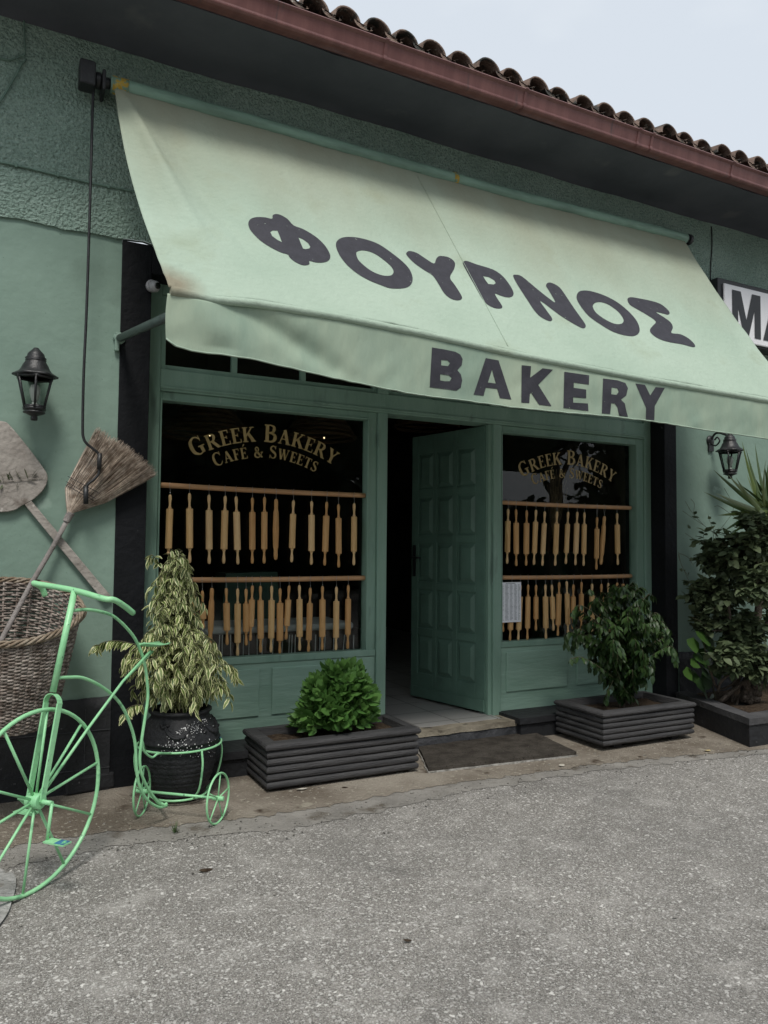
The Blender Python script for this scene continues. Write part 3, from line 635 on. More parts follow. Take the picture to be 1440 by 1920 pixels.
def clothP(u, v):
    """u 0..1 left to right, v 0 tube .. 1 front bar"""
    xt = AX0+.02+(AX1-.03-AX0-.02)*u; xb = .655+(AX1-.655)*u
    bul = -.028*math.sin(PI*min(1, v*1.05))*math.exp(-u*14)
    x = xt+(xb-xt)*v+bul
    zt = interp(TZ, xt)-.034; yt = -.268
    P = Vector((x, yt+(BY-yt)*v, zt+(interp(BT, xb)-zt)*v))
    nrm = Vector((0, -.83, .56))
    h = -.035*math.sin(PI*v)
    X = x-AX0
    h += .040*math.exp(-((X-.06-.42*v)/(.030+.05*v))**2)*math.sin(PI*min(1, v*1.1+.05))
    h -= .032*math.exp(-((X-.16-.62*v)/(.05+.07*v))**2)*math.sin(PI*v)
    h += .004*math.sin(X*9+v*2.5)*v+.006*noise.noise(Vector((X*2.2+v*1.1, v*1.5, 0)))+.0035*noise.noise(Vector((X*12-v*7, v*4, 3)))
    # strain creases by the right hand side
    h += .003*math.sin((X*1.0+v*1.3)*26)*max(0, (u-.45))*v*(1-v)*4
    # strain around the tape on the tube
    q_ = math.exp(-((x-.72)/.10)**2-((v-1)/.12)**2); h += q_*(.016*noise.noise(Vector((x*22, v*26, 1)))+.008*noise.noise(Vector((x*50, v*60, 4))))
    h += .006*math.exp(-((x-2.80)/.05)**2-(v/.10)**2)
    return P+nrm*h
cn = MB(); cn.grid(clothP, 340, 90)
canopy = cn.build('canopy', M['fabric'], aw)
sol = canopy.modifiers.new('thick', 'SOLIDIFY'); sol.thickness = .002; sol.offset = -1
# dirt on the canvas: stained towards the roller and at the lower left corner (uv driven by world height)
n = M['fabric'].node_tree; bsd = n.nodes[M['fabric']['bsdf']]; src = bsd.inputs['Base Color'].links[0].from_socket
ge = n.nodes.new('ShaderNodeNewGeometry'); sp = n.nodes.new('ShaderNodeSeparateXYZ'); n.links.new(ge.outputs['Position'], sp.inputs[0])
nz2 = n.nodes.new('ShaderNodeTexNoise'); nz2.inputs['Scale'].default_value = 1.6; nz2.inputs['Detail'].default_value = 6; mpp = n.nodes.new('ShaderNodeMapping'); mpp.inputs['Scale'].default_value = (1.6, .5, .35); n.links.new(ge.outputs['Position'], mpp.inputs[0]); n.links.new(mpp.outputs[0], nz2.inputs['Vector'])
ma = n.nodes.new('ShaderNodeMath'); ma.operation = 'MULTIPLY_ADD'; n.links.new(nz2.outputs['Fac'], ma.inputs[0]); ma.inputs[1].default_value = .9; n.links.new(sp.outputs[2], ma.inputs[2])
rp = n.nodes.new('ShaderNodeMapRange'); rp.inputs[1].default_value = 3.25; rp.inputs[2].default_value = 4.25; rp.inputs[4].default_value = .75; n.links.new(ma.outputs[0], rp.inputs[0])
mx_ = n.nodes.new('ShaderNodeMixRGB'); n.links.new(rp.outputs[0], mx_.inputs[0]); n.links.new(src, mx_.inputs[1]); mx_.inputs[2].default_value = (.26, .245, .17, 1)
# corner grime
vd = n.nodes.new('ShaderNodeVectorMath'); vd.operation = 'DISTANCE'; n.links.new(ge.outputs['Position'], vd.inputs[0]); vd.inputs[1].default_value = (.68, -1.28, 2.36)
r2 = n.nodes.new('ShaderNodeMapRange'); r2.inputs[1].default_value = .05; r2.inputs[2].default_value = .17; r2.inputs[3].default_value = .85; r2.inputs[4].default_value = 0; n.links.new(vd.outputs['Value'], r2.inputs[0])
mx2 = n.nodes.new('ShaderNodeMixRGB'); n.links.new(r2.outputs[0], mx2.inputs[0]); n.links.new(mx_.outputs[0], mx2.inputs[1]); mx2.inputs[2].default_value = (.24, .20, .14, 1)
n.links.new(mx2.outputs[0], bsd.inputs['Base Color'])
# rounded front bar sleeve + valance
fb = MB(); pts = []
for i in range(121):
    x = .665+(AX1-.665)*i/120; pts.append((x, BY+.006, interp(BT, x)-.014))
fb.tube(pts, [.020+.004*math.exp(-((p[0]-.7)/.06)**2)+.0015*noise.noise(Vector((p[0]*9, 0, 0))) for p in pts], 12)
fb.build('front_bar_sleeve', M['fabric'], aw)
M['fabric2'] = mat('soiled_valance_canvas', (.25, .34, .27), .85, .1, 1.6, .3, 14, .15, c2=(.37, .445, .34), spots=[((.27, .35, .28), 3, .55, .25)], grain=(1.5, 1, .5))
def valP(u, v):
    x = .652+(AX1-.652)*u; zt = interp(BT, x)-.03; zb = interp(VT, x)+.003*noise.noise(Vector((x*14, 2, 0)))
    X = x-.652; y = BY+.004+.012*math.sin(v*PI)*noise.noise(Vector((x*1.7, v*1.2, 4)))
    y += v*.022*noise.noise(Vector((x*2.6, 0, 9)))+.010*noise.noise(Vector((x*9+v*2, v*2, 2)))*(.3+v)*.6
    y -= .03*math.exp(-((X-.17-.10*v)/.10)**2)*math.sin(PI*min(1, v+.15))*.9
    y += .03*math.exp(-((X-.34-.55*v)/.13)**2)*math.sin(PI*min(1, v*.8+.1))
    x2 = x-.006*math.sin(v*PI)*math.exp(-X*8)
    return Vector((x2, y, zt+(zb-zt)*v))
vl = MB(); vl.grid(valP, 420, 26); val = vl.build('valance', M['fabric2'], aw)
sol = val.modifiers.new('thick', 'SOLIDIFY'); sol.thickness = .002
n = M['fabric2'].node_tree; bsd = n.nodes[M['fabric2']['bsdf']]
# hem and seam strips
hm = MB(); P0 = [valP(i/200, 1)+Vector((0, -.004, .004)) for i in range(201)]; hm.tube(P0, .0035, 5); hm.build('hem', M['fabric'], val)
def clothUV(px, py, fn, uv):
    u, v = uv
    for _ in range(12):
        a = proj(fn(u, v)); e = (px-a[0], py-a[1]); h = 1e-3
        b1 = proj(fn(u+h, v)); b2 = proj(fn(u, v+h))
        j = ((b1[0]-a[0])/h, (b2[0]-a[0])/h, (b1[1]-a[1])/h, (b2[1]-a[1])/h); dt = j[0]*j[3]-j[1]*j[2]
        du = (e[0]*j[3]-e[1]*j[1])/dt; dv_ = (j[0]*e[1]-j[2]*e[0])/dt
        u += max(-.2, min(.2, du)); v += max(-.2, min(.2, dv_))
        if abs(e[0])+abs(e[1]) < .02: break
    return u, v
sm = MB(); pts = []
for i in range(41):
    t = i/40; u, v = clothUV(781+(952-781)*t, 328+(650-328)*t, clothP, (.5, t)); pts.append(clothP(u, v)+Vector((0, -.003, .002)))
sm.tube(pts, .0020, 5); sm.build('seam', M['fabric'], canopy)
def fillpoly(outer, holes, step):
    bm = bmesh.new()
    for lp in [outer]+holes:
        q = [Vector((p[0], p[1], 0)) for p in lp]
        if len(lp) > 9 and step > 9: q = smoothpts(q, 3, True)
        vs_ = [bm.verts.new(p) for p in q]
        for i in range(len(vs_)): bm.edges.new((vs_[i], vs_[(i+1) % len(vs_)]))
    bmesh.ops.triangle_fill(bm, use_beauty=True, use_dissolve=False, edges=bm.edges[:])
    xs_ = [v.co.x for v in bm.verts]; ys_ = [v.co.y for v in bm.verts]
    q = math.floor(min(xs_)/step)*step
    while q < max(xs_):
        bmesh.ops.bisect_plane(bm, geom=bm.verts[:]+bm.edges[:]+bm.faces[:], plane_co=(q, 0, 0), plane_no=(1, 0, 0)); q += step
    q = math.floor(min(ys_)/step)*step
    while q < max(ys_):
        bmesh.ops.bisect_plane(bm, geom=bm.verts[:]+bm.edges[:]+bm.faces[:], plane_co=(0, q, 0), plane_no=(0, 1, 0)); q += step
    bm.verts.index_update(); V = [v.co.copy() for v in bm.verts]; F = [[v.index for v in f.verts] for f in bm.faces]; bm.free(); return V, F
def tr(pts, ox, oy, s): return [(ox+x/s, oy+y/s) for x, y in pts]
a1, a2, a3 = (440, 380, 3.13), (480, 480, 3.0), (960, 480, 3.0)
FOUR = [
 (tr([(80,120),(95,98),(130,88),(180,90),(218,98),(222,78),(240,70),(270,76),(310,100),(345,137),(400,158),(470,200),(520,245),(548,285),(560,318),(550,342),(520,354),(475,354),(437,345),(438,362),(420,370),(390,368),(345,345),(320,322),(310,307),(270,295),(210,265),(150,225),(105,180),(85,150)], *a1), [tr([(207,175),(222,166),(250,167),(262,195),(277,236),(250,222),(220,200)], *a1), tr([(372,206),(400,218),(430,240),(443,262),(437,272),(415,276),(400,273),(388,245)], *a1)]),
 (tr([(593,250),(600,228),(625,210),(665,204),(720,208),(790,225),(850,250),(920,298),(985,350),(1025,395),(1042,440),(1038,475),(1015,498),(970,507),(910,505),(860,488),(790,460),(720,420),(660,370),(620,320),(600,280)], *a1), [tr([(712,300),(722,288),(750,283),(790,290),(830,308),(875,340),(910,370),(928,395),(930,415),(915,430),(880,432),(840,422),(795,400),(750,365),(722,335)], *a1)]),
 (tr([(1008,310),(1008,295),(1022,287),(1045,290),(1075,302),(1120,332),(1168,360),(1180,335),(1195,318),(1215,316),(1250,322),(1280,340),(1292,362),(1285,395),(1262,442),(1290,485),(1325,540),(1333,562),(1322,574),(1295,575),(1260,562),(1225,530),(1195,480),(1160,430),(1110,398),(1050,355)], *a1), []),
 (tr([(1162,45),(1170,32),(1190,32),(1240,50),(1330,78),(1385,115),(1425,165),(1446,205),(1444,225),(1430,234),(1405,234),(1370,224),(1342,214),(1358,245),(1378,275),(1384,290),(1372,298),(1340,295),(1300,275),(1270,240),(1230,170),(1190,100)], *a2), [tr([(1275,115),(1310,122),(1340,140),(1347,155),(1335,163),(1305,160),(1290,140)], *a2)]),
 (tr([(5,115),(20,108),(55,118),(130,180),(205,240),(242,262),(205,195),(190,170),(200,153),(225,155),(265,178),(300,225),(350,300),(400,370),(413,395),(405,408),(385,405),(330,375),(260,330),(158,255),(190,305),(222,350),(222,365),(205,368),(160,345),(125,310),(85,250),(30,165)], *a3), []),
 (tr([(362,225),(375,203),(405,196),(450,202),(520,225),(590,262),(650,310),(695,360),(715,405),(712,435),(685,452),(640,450),(570,430),(500,390),(430,340),(385,285),(365,250)], *a3), [tr([(453,280),(468,265),(500,262),(545,278),(595,315),(622,350),(625,372),(608,385),(570,382),(520,358),(475,325),(457,300)], *a3)]),
 (tr([(648,245),(665,234),(710,240),(770,252),(830,270),(870,300),(885,322),(875,332),(845,325),(808,318),(850,345),(890,375),(903,405),(895,435),(945,442),(990,465),(1022,495),(1028,512),(1010,514),(960,500),(900,490),(850,478),(810,460),(780,435),(775,415),(790,395),(807,370),(760,335),(700,300),(660,275)], *a3), [])]
BAK = [
 (tr([(988,515),(1060,527),(1120,540),(1147,555),(1160,580),(1155,615),(1130,643),(1150,665),(1158,700),(1150,740),(1125,758),(1080,752),(975,738)], *a2), [tr([(1040,585),(1075,588),(1090,602),(1078,620),(1040,616)], *a2), tr([(1034,665),(1080,670),(1099,685),(1088,705),(1060,705),(1034,700)], *a2)]),
 (tr([(1290,575),(1362,588),(1434,808),(1370,800),(1354,748),(1290,740),(1278,787),(1222,780)], *a2), [tr([(1325,640),(1347,718),(1302,712)], *a2)]),
 (tr([(52,615),(105,620),(100,685),(170,632),(228,640),(145,725),(220,845),(150,838),(105,770),(98,775),(95,828),(50,825)], *a3), []),
 (tr([(292,652),(432,672),(430,725),(345,712),(345,742),(415,752),(415,800),(342,795),(342,825),(425,830),(428,873),(287,855)], *a3), []),
 (tr([(510,690),(590,700),(635,715),(650,745),(640,785),(610,808),(632,830),(640,870),(650,905),(600,898),(590,850),(575,830),(555,828),(550,890),(503,885)], *a3), [tr([(558,740),(590,745),(598,765),(585,782),(556,778)], *a3)]),
 (tr([(692,718),(745,725),(775,785),(805,738),(857,742),(800,845),(798,925),(750,920),(752,855)], *a3), [])]
def letters(lst, fn, parent, off, step):
    for outer, holes in lst:
        V, F = fillpoly(outer, holes, step); W = []; g = (.5, .5)
        for p in V:
            u, v = clothUV(p.x, p.y, fn, g); q = fn(u, v); e = 2e-3
            nr = (fn(u+e, v)-fn(u-e, v)).cross(fn(u, v+e)-fn(u, v-e)); nr.normalize()
            if nr.dot(CAM-q) < 0: nr = -nr
            W.append(q+nr*off)
        m_ = MB(); m_.add(W, F, True); m_.build('painted_letter', M['letter'], parent)
letters(FOUR, clothP, canopy, .004, 11)
letters(BAK, valP, val, .004, 8)
# roller tube, gear box, brackets
tb = MB(); pts = [(AX0+(AX1-AX0)*i/80, -.245, interp(TZ, AX0+(AX1-AX0)*i/80)) for i in range(81)]
tb.tube(pts, [.046+.002*noise.noise(Vector((p[0]*6, 0, 0))) for p in pts], 16); tube = tb.build('roller_tube', M['tube'], aw)
tp = MB()
for x0, x1 in ((.512, .60), (2.795, 2.83)):
    tp = MB(); tp.tube([(x0+(x1-x0)*i/3, -.245, interp(TZ, x0+(x1-x0)*i/3)) for i in range(4)], .0495, 14); tp.build('yellow_tape', M['yellow'], tube)
gb = MB(); z = interp(TZ, AX0)
gb.tube([(.44, -.245, z), (.505, -.245, z)], .03, 12); gb.box(.455, .475, -.30, -.15, z-.07, z+.05)
gb.box(.335, .42, -.305, -.20, z-.065, z+.075); gb.tube([(.42, -.245, z), (.455, -.245, z)], .045, 12)
gb.build('gear_box', M['iron'], aw, bevel=.012)
eb = MB(); z = interp(TZ, AX1); eb.tube([(AX1-.002, -.245, z), (AX1+.03, -.245, z)], .034, 14); eb.tube([(AX1+.03, -.245, z), (AX1+.06, -.245, z)], .045, 14); eb.box(AX1+.04, AX1+.055, -.25, WY, z-.04, z+.05)
eb.build('end_bracket', M['iron'], aw, bevel=.003)
ca = MB(); Yc = -.27
cp = [(176, 165), (174, 190), (171, 300), (167, 440), (162, 590), (157, 700), (155, 800), (157, 822), (163, 832), (175, 842), (184, 850), (187, 862), (186, 882), (184, 890), (175, 900), (165, 908), (161, 918), (161, 944)]
pts = smoothpts([atY(px, py, Yc+(.03 if py < 300 else -.02)) for px, py in cp], 4)
ca.tube(pts, .0075, 8); cro = ca.build('crank_rod', M['iron'], aw)
cg = MB(); cg.tube([atY(187, 850, -.29), atY(186, 880, -.29)], .0125, 10); cg.tube([atY(161, 912, -.29), atY(161, 945, -.29)], .0135, 10); cg.build('crank_grip', M['iron'], cro)
for X_, yy in ((.62, 0),):
    ar = MB(); p0 = Vector((.60, WY-.01, 2.349)); p1 = atX(305, 590, .62); dr = (p1-p0).normalized(); p2 = p0+dr*1.19; p2 = Vector((.67, BY+.02, 2.19))
    ar.tube([p0, p2, Vector((.70, BY+.045, interp(BT, .7)-.03))], .022, 12); ar.build('arm', M['armpaint'], aw)
    br_ = MB(); br_.lathe([(.035, 0), (.035, .03), (.02, .045)], p0+Vector((0, .02, 0)), 10, Vector((0, -1, 0))); br_.box(.575, .60, WY-.03, WY, 2.27, 2.38); br_.build('wall_bracket', M['wall'], aw, bevel=.006)
ar = MB(); ar.tube([(5.10, WY-.01, 2.33), (5.08, BY+.02, 2.18), (5.08, BY+.01, interp(BT, 5.08)-.02)], .022, 12); ar.build('arm', M['armpaint'], aw)

# ================================================================ LANTERNS
def lantern(lab, c, top, bracket):
    """hexagonal hanging wall lantern, c centre xy, top z of finial"""
    r0 = thing('wall_lantern', lab, 'wall lamp', (c[0], WY, top-.2), 'black wall lanterns beside the shop front')
    cx, cy = c; H = .39; z = lambda f: top-H*f
    def hexr(prof, n=6, a0=0):
        mb = MB(); V = []
        for r, f in prof:
            for k in range(n):
                a = a0+2*PI*k/n; V.append((cx+math.cos(a)*r, cy+math.sin(a)*r, z(f)))
        F = [(i*n+k, i*n+(k+1) % n, (i+1)*n+(k+1) % n, (i+1)*n+k) for i in range(len(prof)-1) for k in range(n)]
        mb.add(V, F); return mb
    cp_ = MB(); cp_.lathe([(0, z(0)), (.012, z(.004)), (.020, z(.03)), (.031, z(.06)), (.041, z(.09)), (.044, z(.12)), (.045, z(.135)), (.053, z(.145)), (.049, z(.165)), (.053, z(.175)), (.050, z(.20))], (cx, cy, 0), 20)
    n = 24; prof_ = [(.051, .195), (.060, .24), (.068, .29), (.078, .33), (.096, .36), (.107, .378), (.107, .40), (.093, .40)]
    V = []
    for r, f in prof_:
        for k in range(n):
            a = 2*PI*k/n; hexf = 1/max(math.cos(((a) % (PI/3))-PI/6), .8)*.92; fl = 1+.035*math.cos(a*12)*(1 if .2 < f < .34 else 0)
            rr = r*(hexf if f > .33 else 1)*fl; V.append((cx+math.cos(a)*rr, cy+math.sin(a)*rr, z(f)))
    cp_.add(V, [(i*n+k, i*n+(k+1) % n, (i+1)*n+(k+1) % n, (i+1)*n+k) for i in range(len(prof_)-1) for k in range(n)], True)
    cp_.build('lantern_roof', M['iron'], r0)
    cg_ = MB()
    for k in range(6):
        a = PI/6+2*PI*k/6; d_ = Vector((math.cos(a), math.sin(a), 0)); cg_.tube([Vector((cx, cy, z(.40)))+d_*.093, Vector((cx, cy, z(.84)))+d_*.052], .0068, 6)
        a2_ = a+PI/3; e_ = Vector((math.cos(a2_), math.sin(a2_), 0))
        for r_, f_, w_ in ((.093, .415, .009), (.054, .82, .009)): cg_.tube([Vector((cx, cy, z(f_)))+d_*r_, Vector((cx, cy, z(f_)))+e_*r_], w_, 6)
    cg_.lathe([(.058, z(.83)), (.056, z(.86)), (.04, z(.87)), (.055, z(.885)), (.055, z(.90)), (.03, z(.925)), (.016, z(.94)), (.018, z(.965)), (.016, z(1)), (0, z(1))], (cx, cy, 0), 16)
    cg_.build('lantern_cage', M['iron'], r0)
    g_ = hexr([(.088, .415), (.050, .83)], 6, PI/6); g_.build('glass_panes', M['lampglass'], r0)
    bl = MB(); bl.lathe([(.014, z(.83)), (.014, z(.76)), (.0, z(.76))], (cx, cy, 0), 12); bl.lathe([(.010, z(.76)), (.016, z(.72)), (.026, z(.63)), (.027, z(.58)), (.020, z(.52)), (.0, z(.50))], (cx, cy, 0), 14); bl.build('bulb', M['bulbw'], r0)
    bk_ = MB(); bk_.lathe([(.045, 0), (.045, .008), (.03, .02), (.0, .022)], (bracket[0], WY, bracket[1]), 16, Vector((0, -1, 0)))
    bk_.obox((bracket[0], WY-.008, bracket[1]-.045), Vector((.03, 0, 0)), Vector((0, .008, 0)), Vector((0, 0, .05)))
    P3 = smoothpts([(bracket[0], WY-.01, bracket[1]), (bracket[0], WY-.05, bracket[1]+.05), (cx, (WY+cy)/2, bracket[1]+.055), (cx, cy, z(.07))], 6); bk_.tube(P3, .010, 8)
    P3 = smoothpts([(bracket[0], WY-.01, bracket[1]-.03), (cx, WY-.06, bracket[1]-.05), (cx, WY-.10, bracket[1]-.015), (cx, WY-.075, bracket[1]+.02), (cx, WY-.05, bracket[1])], 6); bk_.tube(P3, .007, 8)
    bk_.build('bracket', M['iron'], r0)
p = atY(68, 652, -.30); lantern('black hexagonal wall lantern above the bread peel, left of the shop front', (p.x, -.30), p.z, (p.x, p.z-.06))
p = atY(1368, 812, -.34); lantern('black hexagonal wall lantern under the right awning corner beside the yucca', (p.x, -.34), p.z, (p.x-.0, p.z-.04))

# ================================================================ BREAD PEEL, OLIVE SPRIG, BROOM
PY = WY-.035
peel = thing('bread_peel', 'old grey wooden bread peel hung on the green wall', 'bread peel', tuple(atY(60, 950, PY)))
op = [(-75, 905), (-72, 840), (-45, 800), (-12, 790), (6, 790), (18, 797), (50, 835), (82, 878), (89, 892), (88, 905), (80, 920), (68, 932), (60, 938), (50, 944), (38, 950), (28, 956), (8, 960), (-20, 958), (-55, 940)]
P_ = smoothpts([atY(x, y, PY) for x, y in op], 5, True)
q = MB(); q.prism(P_, (0, .022, 0)); q.build('peel_blade', M['peel'], peel, bevel=.004)
q = MB(); P_ = [atY(x, y, PY+.001) for x, y in ((59, 939), (210, 1120), (195, 1128), (46, 946))]; q.prism(P_, (0, .02, 0)); q.build('peel_handle', M['peel'], peel, bevel=.003)
sp_ = MB(); sprig = thing('olive_sprig', 'dry olive sprig fixed across the bread peel blade', 'sprig', tuple(atY(30, 900, PY-.006)))
P_ = smoothpts([atY(x, y, PY-.006) for x, y in ((-50, 906), (0, 903), (40, 900), (80, 896))], 6); sp_.tube(P_, .0018, 5); sp_.build('stem', M['peel'], sprig)
sp_ = MB()
for (x0, y0, x1, y1) in ((15, 901, 18, 885), (18, 900, 13, 888), (26, 900, 16, 884), (40, 899, 28, 881), (42, 898, 34, 888), (52, 898, 46, 878), (58, 897, 68, 881), (62, 896, 70, 886), (3, 903, -8, 892), (8, 902, 2, 890), (50, 900, 68, 901), (34, 905, 30, 915), (5, 908, 0, 918), (-20, 904, -30, 890), (-32, 904, -20, 915)):
    a_ = atY(x0, y0, PY-.008); c_ = atY(x1, y1, PY-.012); sp_.leaf(a_, c_-a_, (c_-a_).cross(Vector((0, 1, 0)))+Vector((0, U(-.4, .4), 0)), (c_-a_).length*1.1, .012, .05)
sp_.build('leaves', M['olive'], sprig)

BYR = WY-.06
broom = thing('broom', 'old straw broom standing upside down in the wicker basket against the wall', 'broom', tuple(atY(130, 970, BYR)))
neck = atY(131, 965, BYR)
tipL = [(182, 805), (200, 818), (222, 828), (240, 842), (262, 858), (280, 875), (292, 890)]
def edge(t):
    k = t*(len(tipL)-1); i = min(int(k), len(tipL)-2); f = k-i; return (tipL[i][0]+(tipL[i+1][0]-tipL[i][0])*f, tipL[i][1]+(tipL[i+1][1]-tipL[i][1])*f)
mid = [(126, 905), (196, 948)]
st = MB()
for i in range(2400):
    t = min(1, max(0, (i % 600)/600+U(-.004, .004))); e = edge(t); dep = U(-1, 1)
    m0 = (122+(198-122)*t, 915+(925-915)*t+18*t); wv = math.sqrt(max(0, 1-(2*t-1)**2))
    k = U(.86, 1.03); ex = (131+(e[0]-131)*k+U(-4, 4), 965+(e[1]-965)*k+U(-4, 4))
    pa = atY(131+(t-.5)*10, 962, BYR+dep*.015); pb = atY(m0[0], m0[1], BYR+dep*.042*max(.3, wv)-.0); pc_ = atY(*ex, BYR+dep*.05*(.4+.6*wv)+U(-.01, .01))
    P_ = [pa, pa.lerp(pb, .5)+Vector((U(-.002, .002), 0, 0)), pb, pb.lerp(pc_, .5)+Vector((U(-.004, .004), U(-.004, .004), U(-.004, .004))), pc_]
    st.tube(P_, [.0016, .0017, .0016, .0014, .0007], 3, cap=False)
st.build('bristles', M['bristle'], broom)
tw = MB()
for (a_, c_) in (((127, 893), (196, 930)), ((124, 903), (188, 940)), ((123, 909), (184, 943))):
    P_ = [atY(a_[0]+(c_[0]-a_[0])*i/12, a_[1]+(c_[1]-a_[1])*i/12, BYR-.014-.046*math.sin(PI*i/12)) for i in range(13)]; tw.tube(P_, .0018, 5)
tw.build('stitching', M['twine'], broom)
bd = MB(); d_ = (atY(120, 985, BYR)-neck).normalized()
for i in range(7): c_ = neck+d_*(-.008+i*.008); bd.lathe([(.020, -.004), (.0245-.001*i, 0), (.020, .004)], c_, 14, d_)
bd.build('twine_binding', M['handlewood'], broom)
hd = MB(); P_ = [atY(x, y, Y_) for x, y, Y_ in ((130, 968, BYR), (100, 1024, BYR), (60, 1092, BYR-.03), (30, 1148, BYR-.08), (0, 1205, BYR-.14), (-30, 1262, BYR-.2))]; hd.tube(P_, .0135, 10); hd.build('broomstick', M['handlewood'], broom)

# ================================================================ WICKER BASKET
bc = Vector((.045, WY-.36)); 
bk0 = thing('wicker_basket', 'tall weathered wicker basket fixed to the wall holding the broom', 'basket', (bc.x, WY-.3, .12))
zbot = .26
def rimz(y): return .70+(.97-.70)*(y-(bc.y-.345))/.69
def brad(z): return .225+.13*min(1, max(0, (z-zbot)/.58))**.8
def bpt(a, z, off=0, ey=.95):
    r = brad(z)+off; return Vector((bc.x+math.cos(a)*r, bc.y+math.sin(a)*r*ey, z))
def topz(a): return rimz(bc.y+math.sin(a)*.34)
NS = 34; wk = MB(); rows = 52
for j in range(rows):
    P_ = []
    for k in range(NS*4):
        a = 2*PI*k/(NS*4); f = j/(rows-1); zt = topz(a)-.02
        z = zbot+(zt-zbot)*f+.007*noise.noise(Vector((math.cos(a)*3, math.sin(a)*3, j*.9)))
        P_.append(bpt(a, z, .0075*math.sin(k*PI/2*1+PI/4+(PI if j % 2 else 0))))
    wk.tube(P_, [.0056+.0016*noise.noise(Vector((k*.31, j*3.7, 0))) for k in range(NS*4)], 5, closed=True)
wk.build('woven_wall', M['wicker'], bk0)
sk = MB()
for k in range(NS):
    a = 2*PI*(k+.5)/NS; sk.tube([bpt(a, zbot+(topz(a)-zbot)*i/8) for i in range(9)], .0055, 5)
sk.lathe([(.0, zbot+.01), (.22, zbot+.01), (.22, zbot), (0, zbot)], (bc.x, bc.y, 0), 30); sk.build('stakes', M['wicker'], bk0)
rm = MB()
for s_ in range(4):
    P_ = []
    for k in range(150):
        a = 2*PI*k/150; ph = a*13+s_*PI/2; c_ = bpt(a, topz(a)-.005, .006); o_ = Vector((math.cos(a), math.sin(a), 0)); P_.append(c_+o_*.010*math.cos(ph)+Vector((0, 0, .012*math.sin(ph))))
    rm.tube(P_, .0066, 6, closed=True)
rm.build('braided_rim', M['wickerlight'], bk0)
lp = MB(); P_ = []
c_ = bpt(rad(12), topz(rad(12))-.06, .01)
for s_ in range(2): lp.tube([c_+Vector((.035*math.sin(PI*i/10), -.02, -.055+.11*i/10-.0*s_+.008*s_)) for i in range(11)], .006, 6)
lp.build('loop_handle', M['wickerlight'], bk0)

# ================================================================ TRICYCLE PLANTER
TH = rad(42); hub = Vector((.17, -1.36, 0)); te = Vector((math.cos(TH), math.sin(TH), 0)); tn = Vector((math.sin(TH), -math.cos(TH), 0))   # tn points to the viewer side (right/front)
RW = .36
def T(px, py, lat=0.0): return atP(px, py, hub+tn*lat, tn)
def TS(lst, lat=0.0, k=5): return smoothpts([T(x, y, lat) for x, y in lst], k)
trk = thing('tricycle_planter', 'mint green metal penny farthing tricycle plant stand with a big front wheel', 'plant stand', (hub.x, hub.y, G0))
def wheel(c, r, tr_, nsp, spr, e, nrm, hubr, nm, a0=0):
    mb = MB(); mb.tube([c+e*math.cos(2*PI*i/64)*(r-tr_)+Vector((0, 0, 1))*math.sin(2*PI*i/64)*(r-tr_) for i in range(64)], tr_, 8, closed=True)
    o = mb.build(nm, M['trike'], trk); sp_ = MB()
    for i in range(nsp):
        a = a0+2*PI*i/nsp; d_ = e*math.cos(a)+Vector((0, 0, math.sin(a))); sp_ = MB(); sp_.tube([c+d_*hubr*.5, c+d_*(r-tr_)], spr, 6); sp_.build('spoke', M['trike'], o)
    h_ = MB(); h_.tube([c-nrm*.03, c+nrm*.03], hubr, 16); h_.build('wheel_hub', M['trike'], o, bevel=.003); return o
hc = Vector((hub.x, hub.y, G0+RW))
wheel(hc, RW, .0085, 10, .0058, te, tn, .03, 'front_wheel', rad(10))
rm_ = Vector((.866, -.795, 0)); RR = .125
ra, rb = atZ(265, 1530, G0), atZ(408, 1545, G0)
axd = (rb-ra).normalized(); ee = Vector((-axd.y, axd.x, 0))
er = ee.copy(); er.rotate(Matrix.Rotation(rad(12), 3, 'Z'))
for c_, e_ in ((ra, er), (rb, ee)): wheel(Vector((c_.x, c_.y, G0+RR)), RR, .0055, 5, .0038, e_, axd, .012, 'rear_wheel', rad(80))
fr = MB()
fr.tube([T(140, 1107), T(99, 1298)], .0135, 10)                   # head stem
fr.build('head_tube', M['trike'], trk)
fk = MB()
for lat in (-.035, .035):
    a_ = T(99, 1318, 0)+tn*lat; c_ = hc+tn*lat; dd = (c_-a_).normalized(); cc = dd.cross(tn).normalized(); fk.obox((a_+c_)/2, dd*(c_-a_).length/2, tn*.0035, cc*.0125)
P_ = []
top = T(99, 1318, 0)
for i in range(9):
    a = PI*i/8; P_.append(top+tn*(.035*math.cos(a))+Vector((0, 0, .035*math.sin(a)))); 
dd = (hc-top).normalized(); cc = dd.cross(tn).normalized()
V = []
for p_ in P_: V += [p_-cc*.0125, p_+cc*.0125]
for p_ in P_: q_ = top+(p_-top)*1.12; V += [q_-cc*.0125, q_+cc*.0125]
fk.add(V, [(2*i, 2*i+1, 2*i+3, 2*i+2) for i in range(8)]+[(18+2*i, 19+2*i, 21+2*i, 20+2*i) for i in range(8)]+[(2*i, 2*i+2, 20+2*i, 18+2*i) for i in range(8)]+[(2*i+1, 2*i+3, 21+2*i, 19+2*i) for i in range(8)])
fk.build('fork', M['trike'], trk)
hbm = MB(); st_ = T(140, 1107)
hl = st_-tn*.235+Vector((0, 0, .022)); hr = st_+tn*.185-Vector((0, 0, .03))
P_ = smoothpts([hl+te*.075-Vector((0, 0, .055)), hl+te*.055-Vector((0, 0, .02)), hl+te*.02, hl+tn*.03, st_, hr-tn*.03, hr+te*.025-Vector((0, 0, .005)), hr+te*.09-Vector((0, 0, .035)), hr+te*.15-Vector((0, 0, .07))], 6)
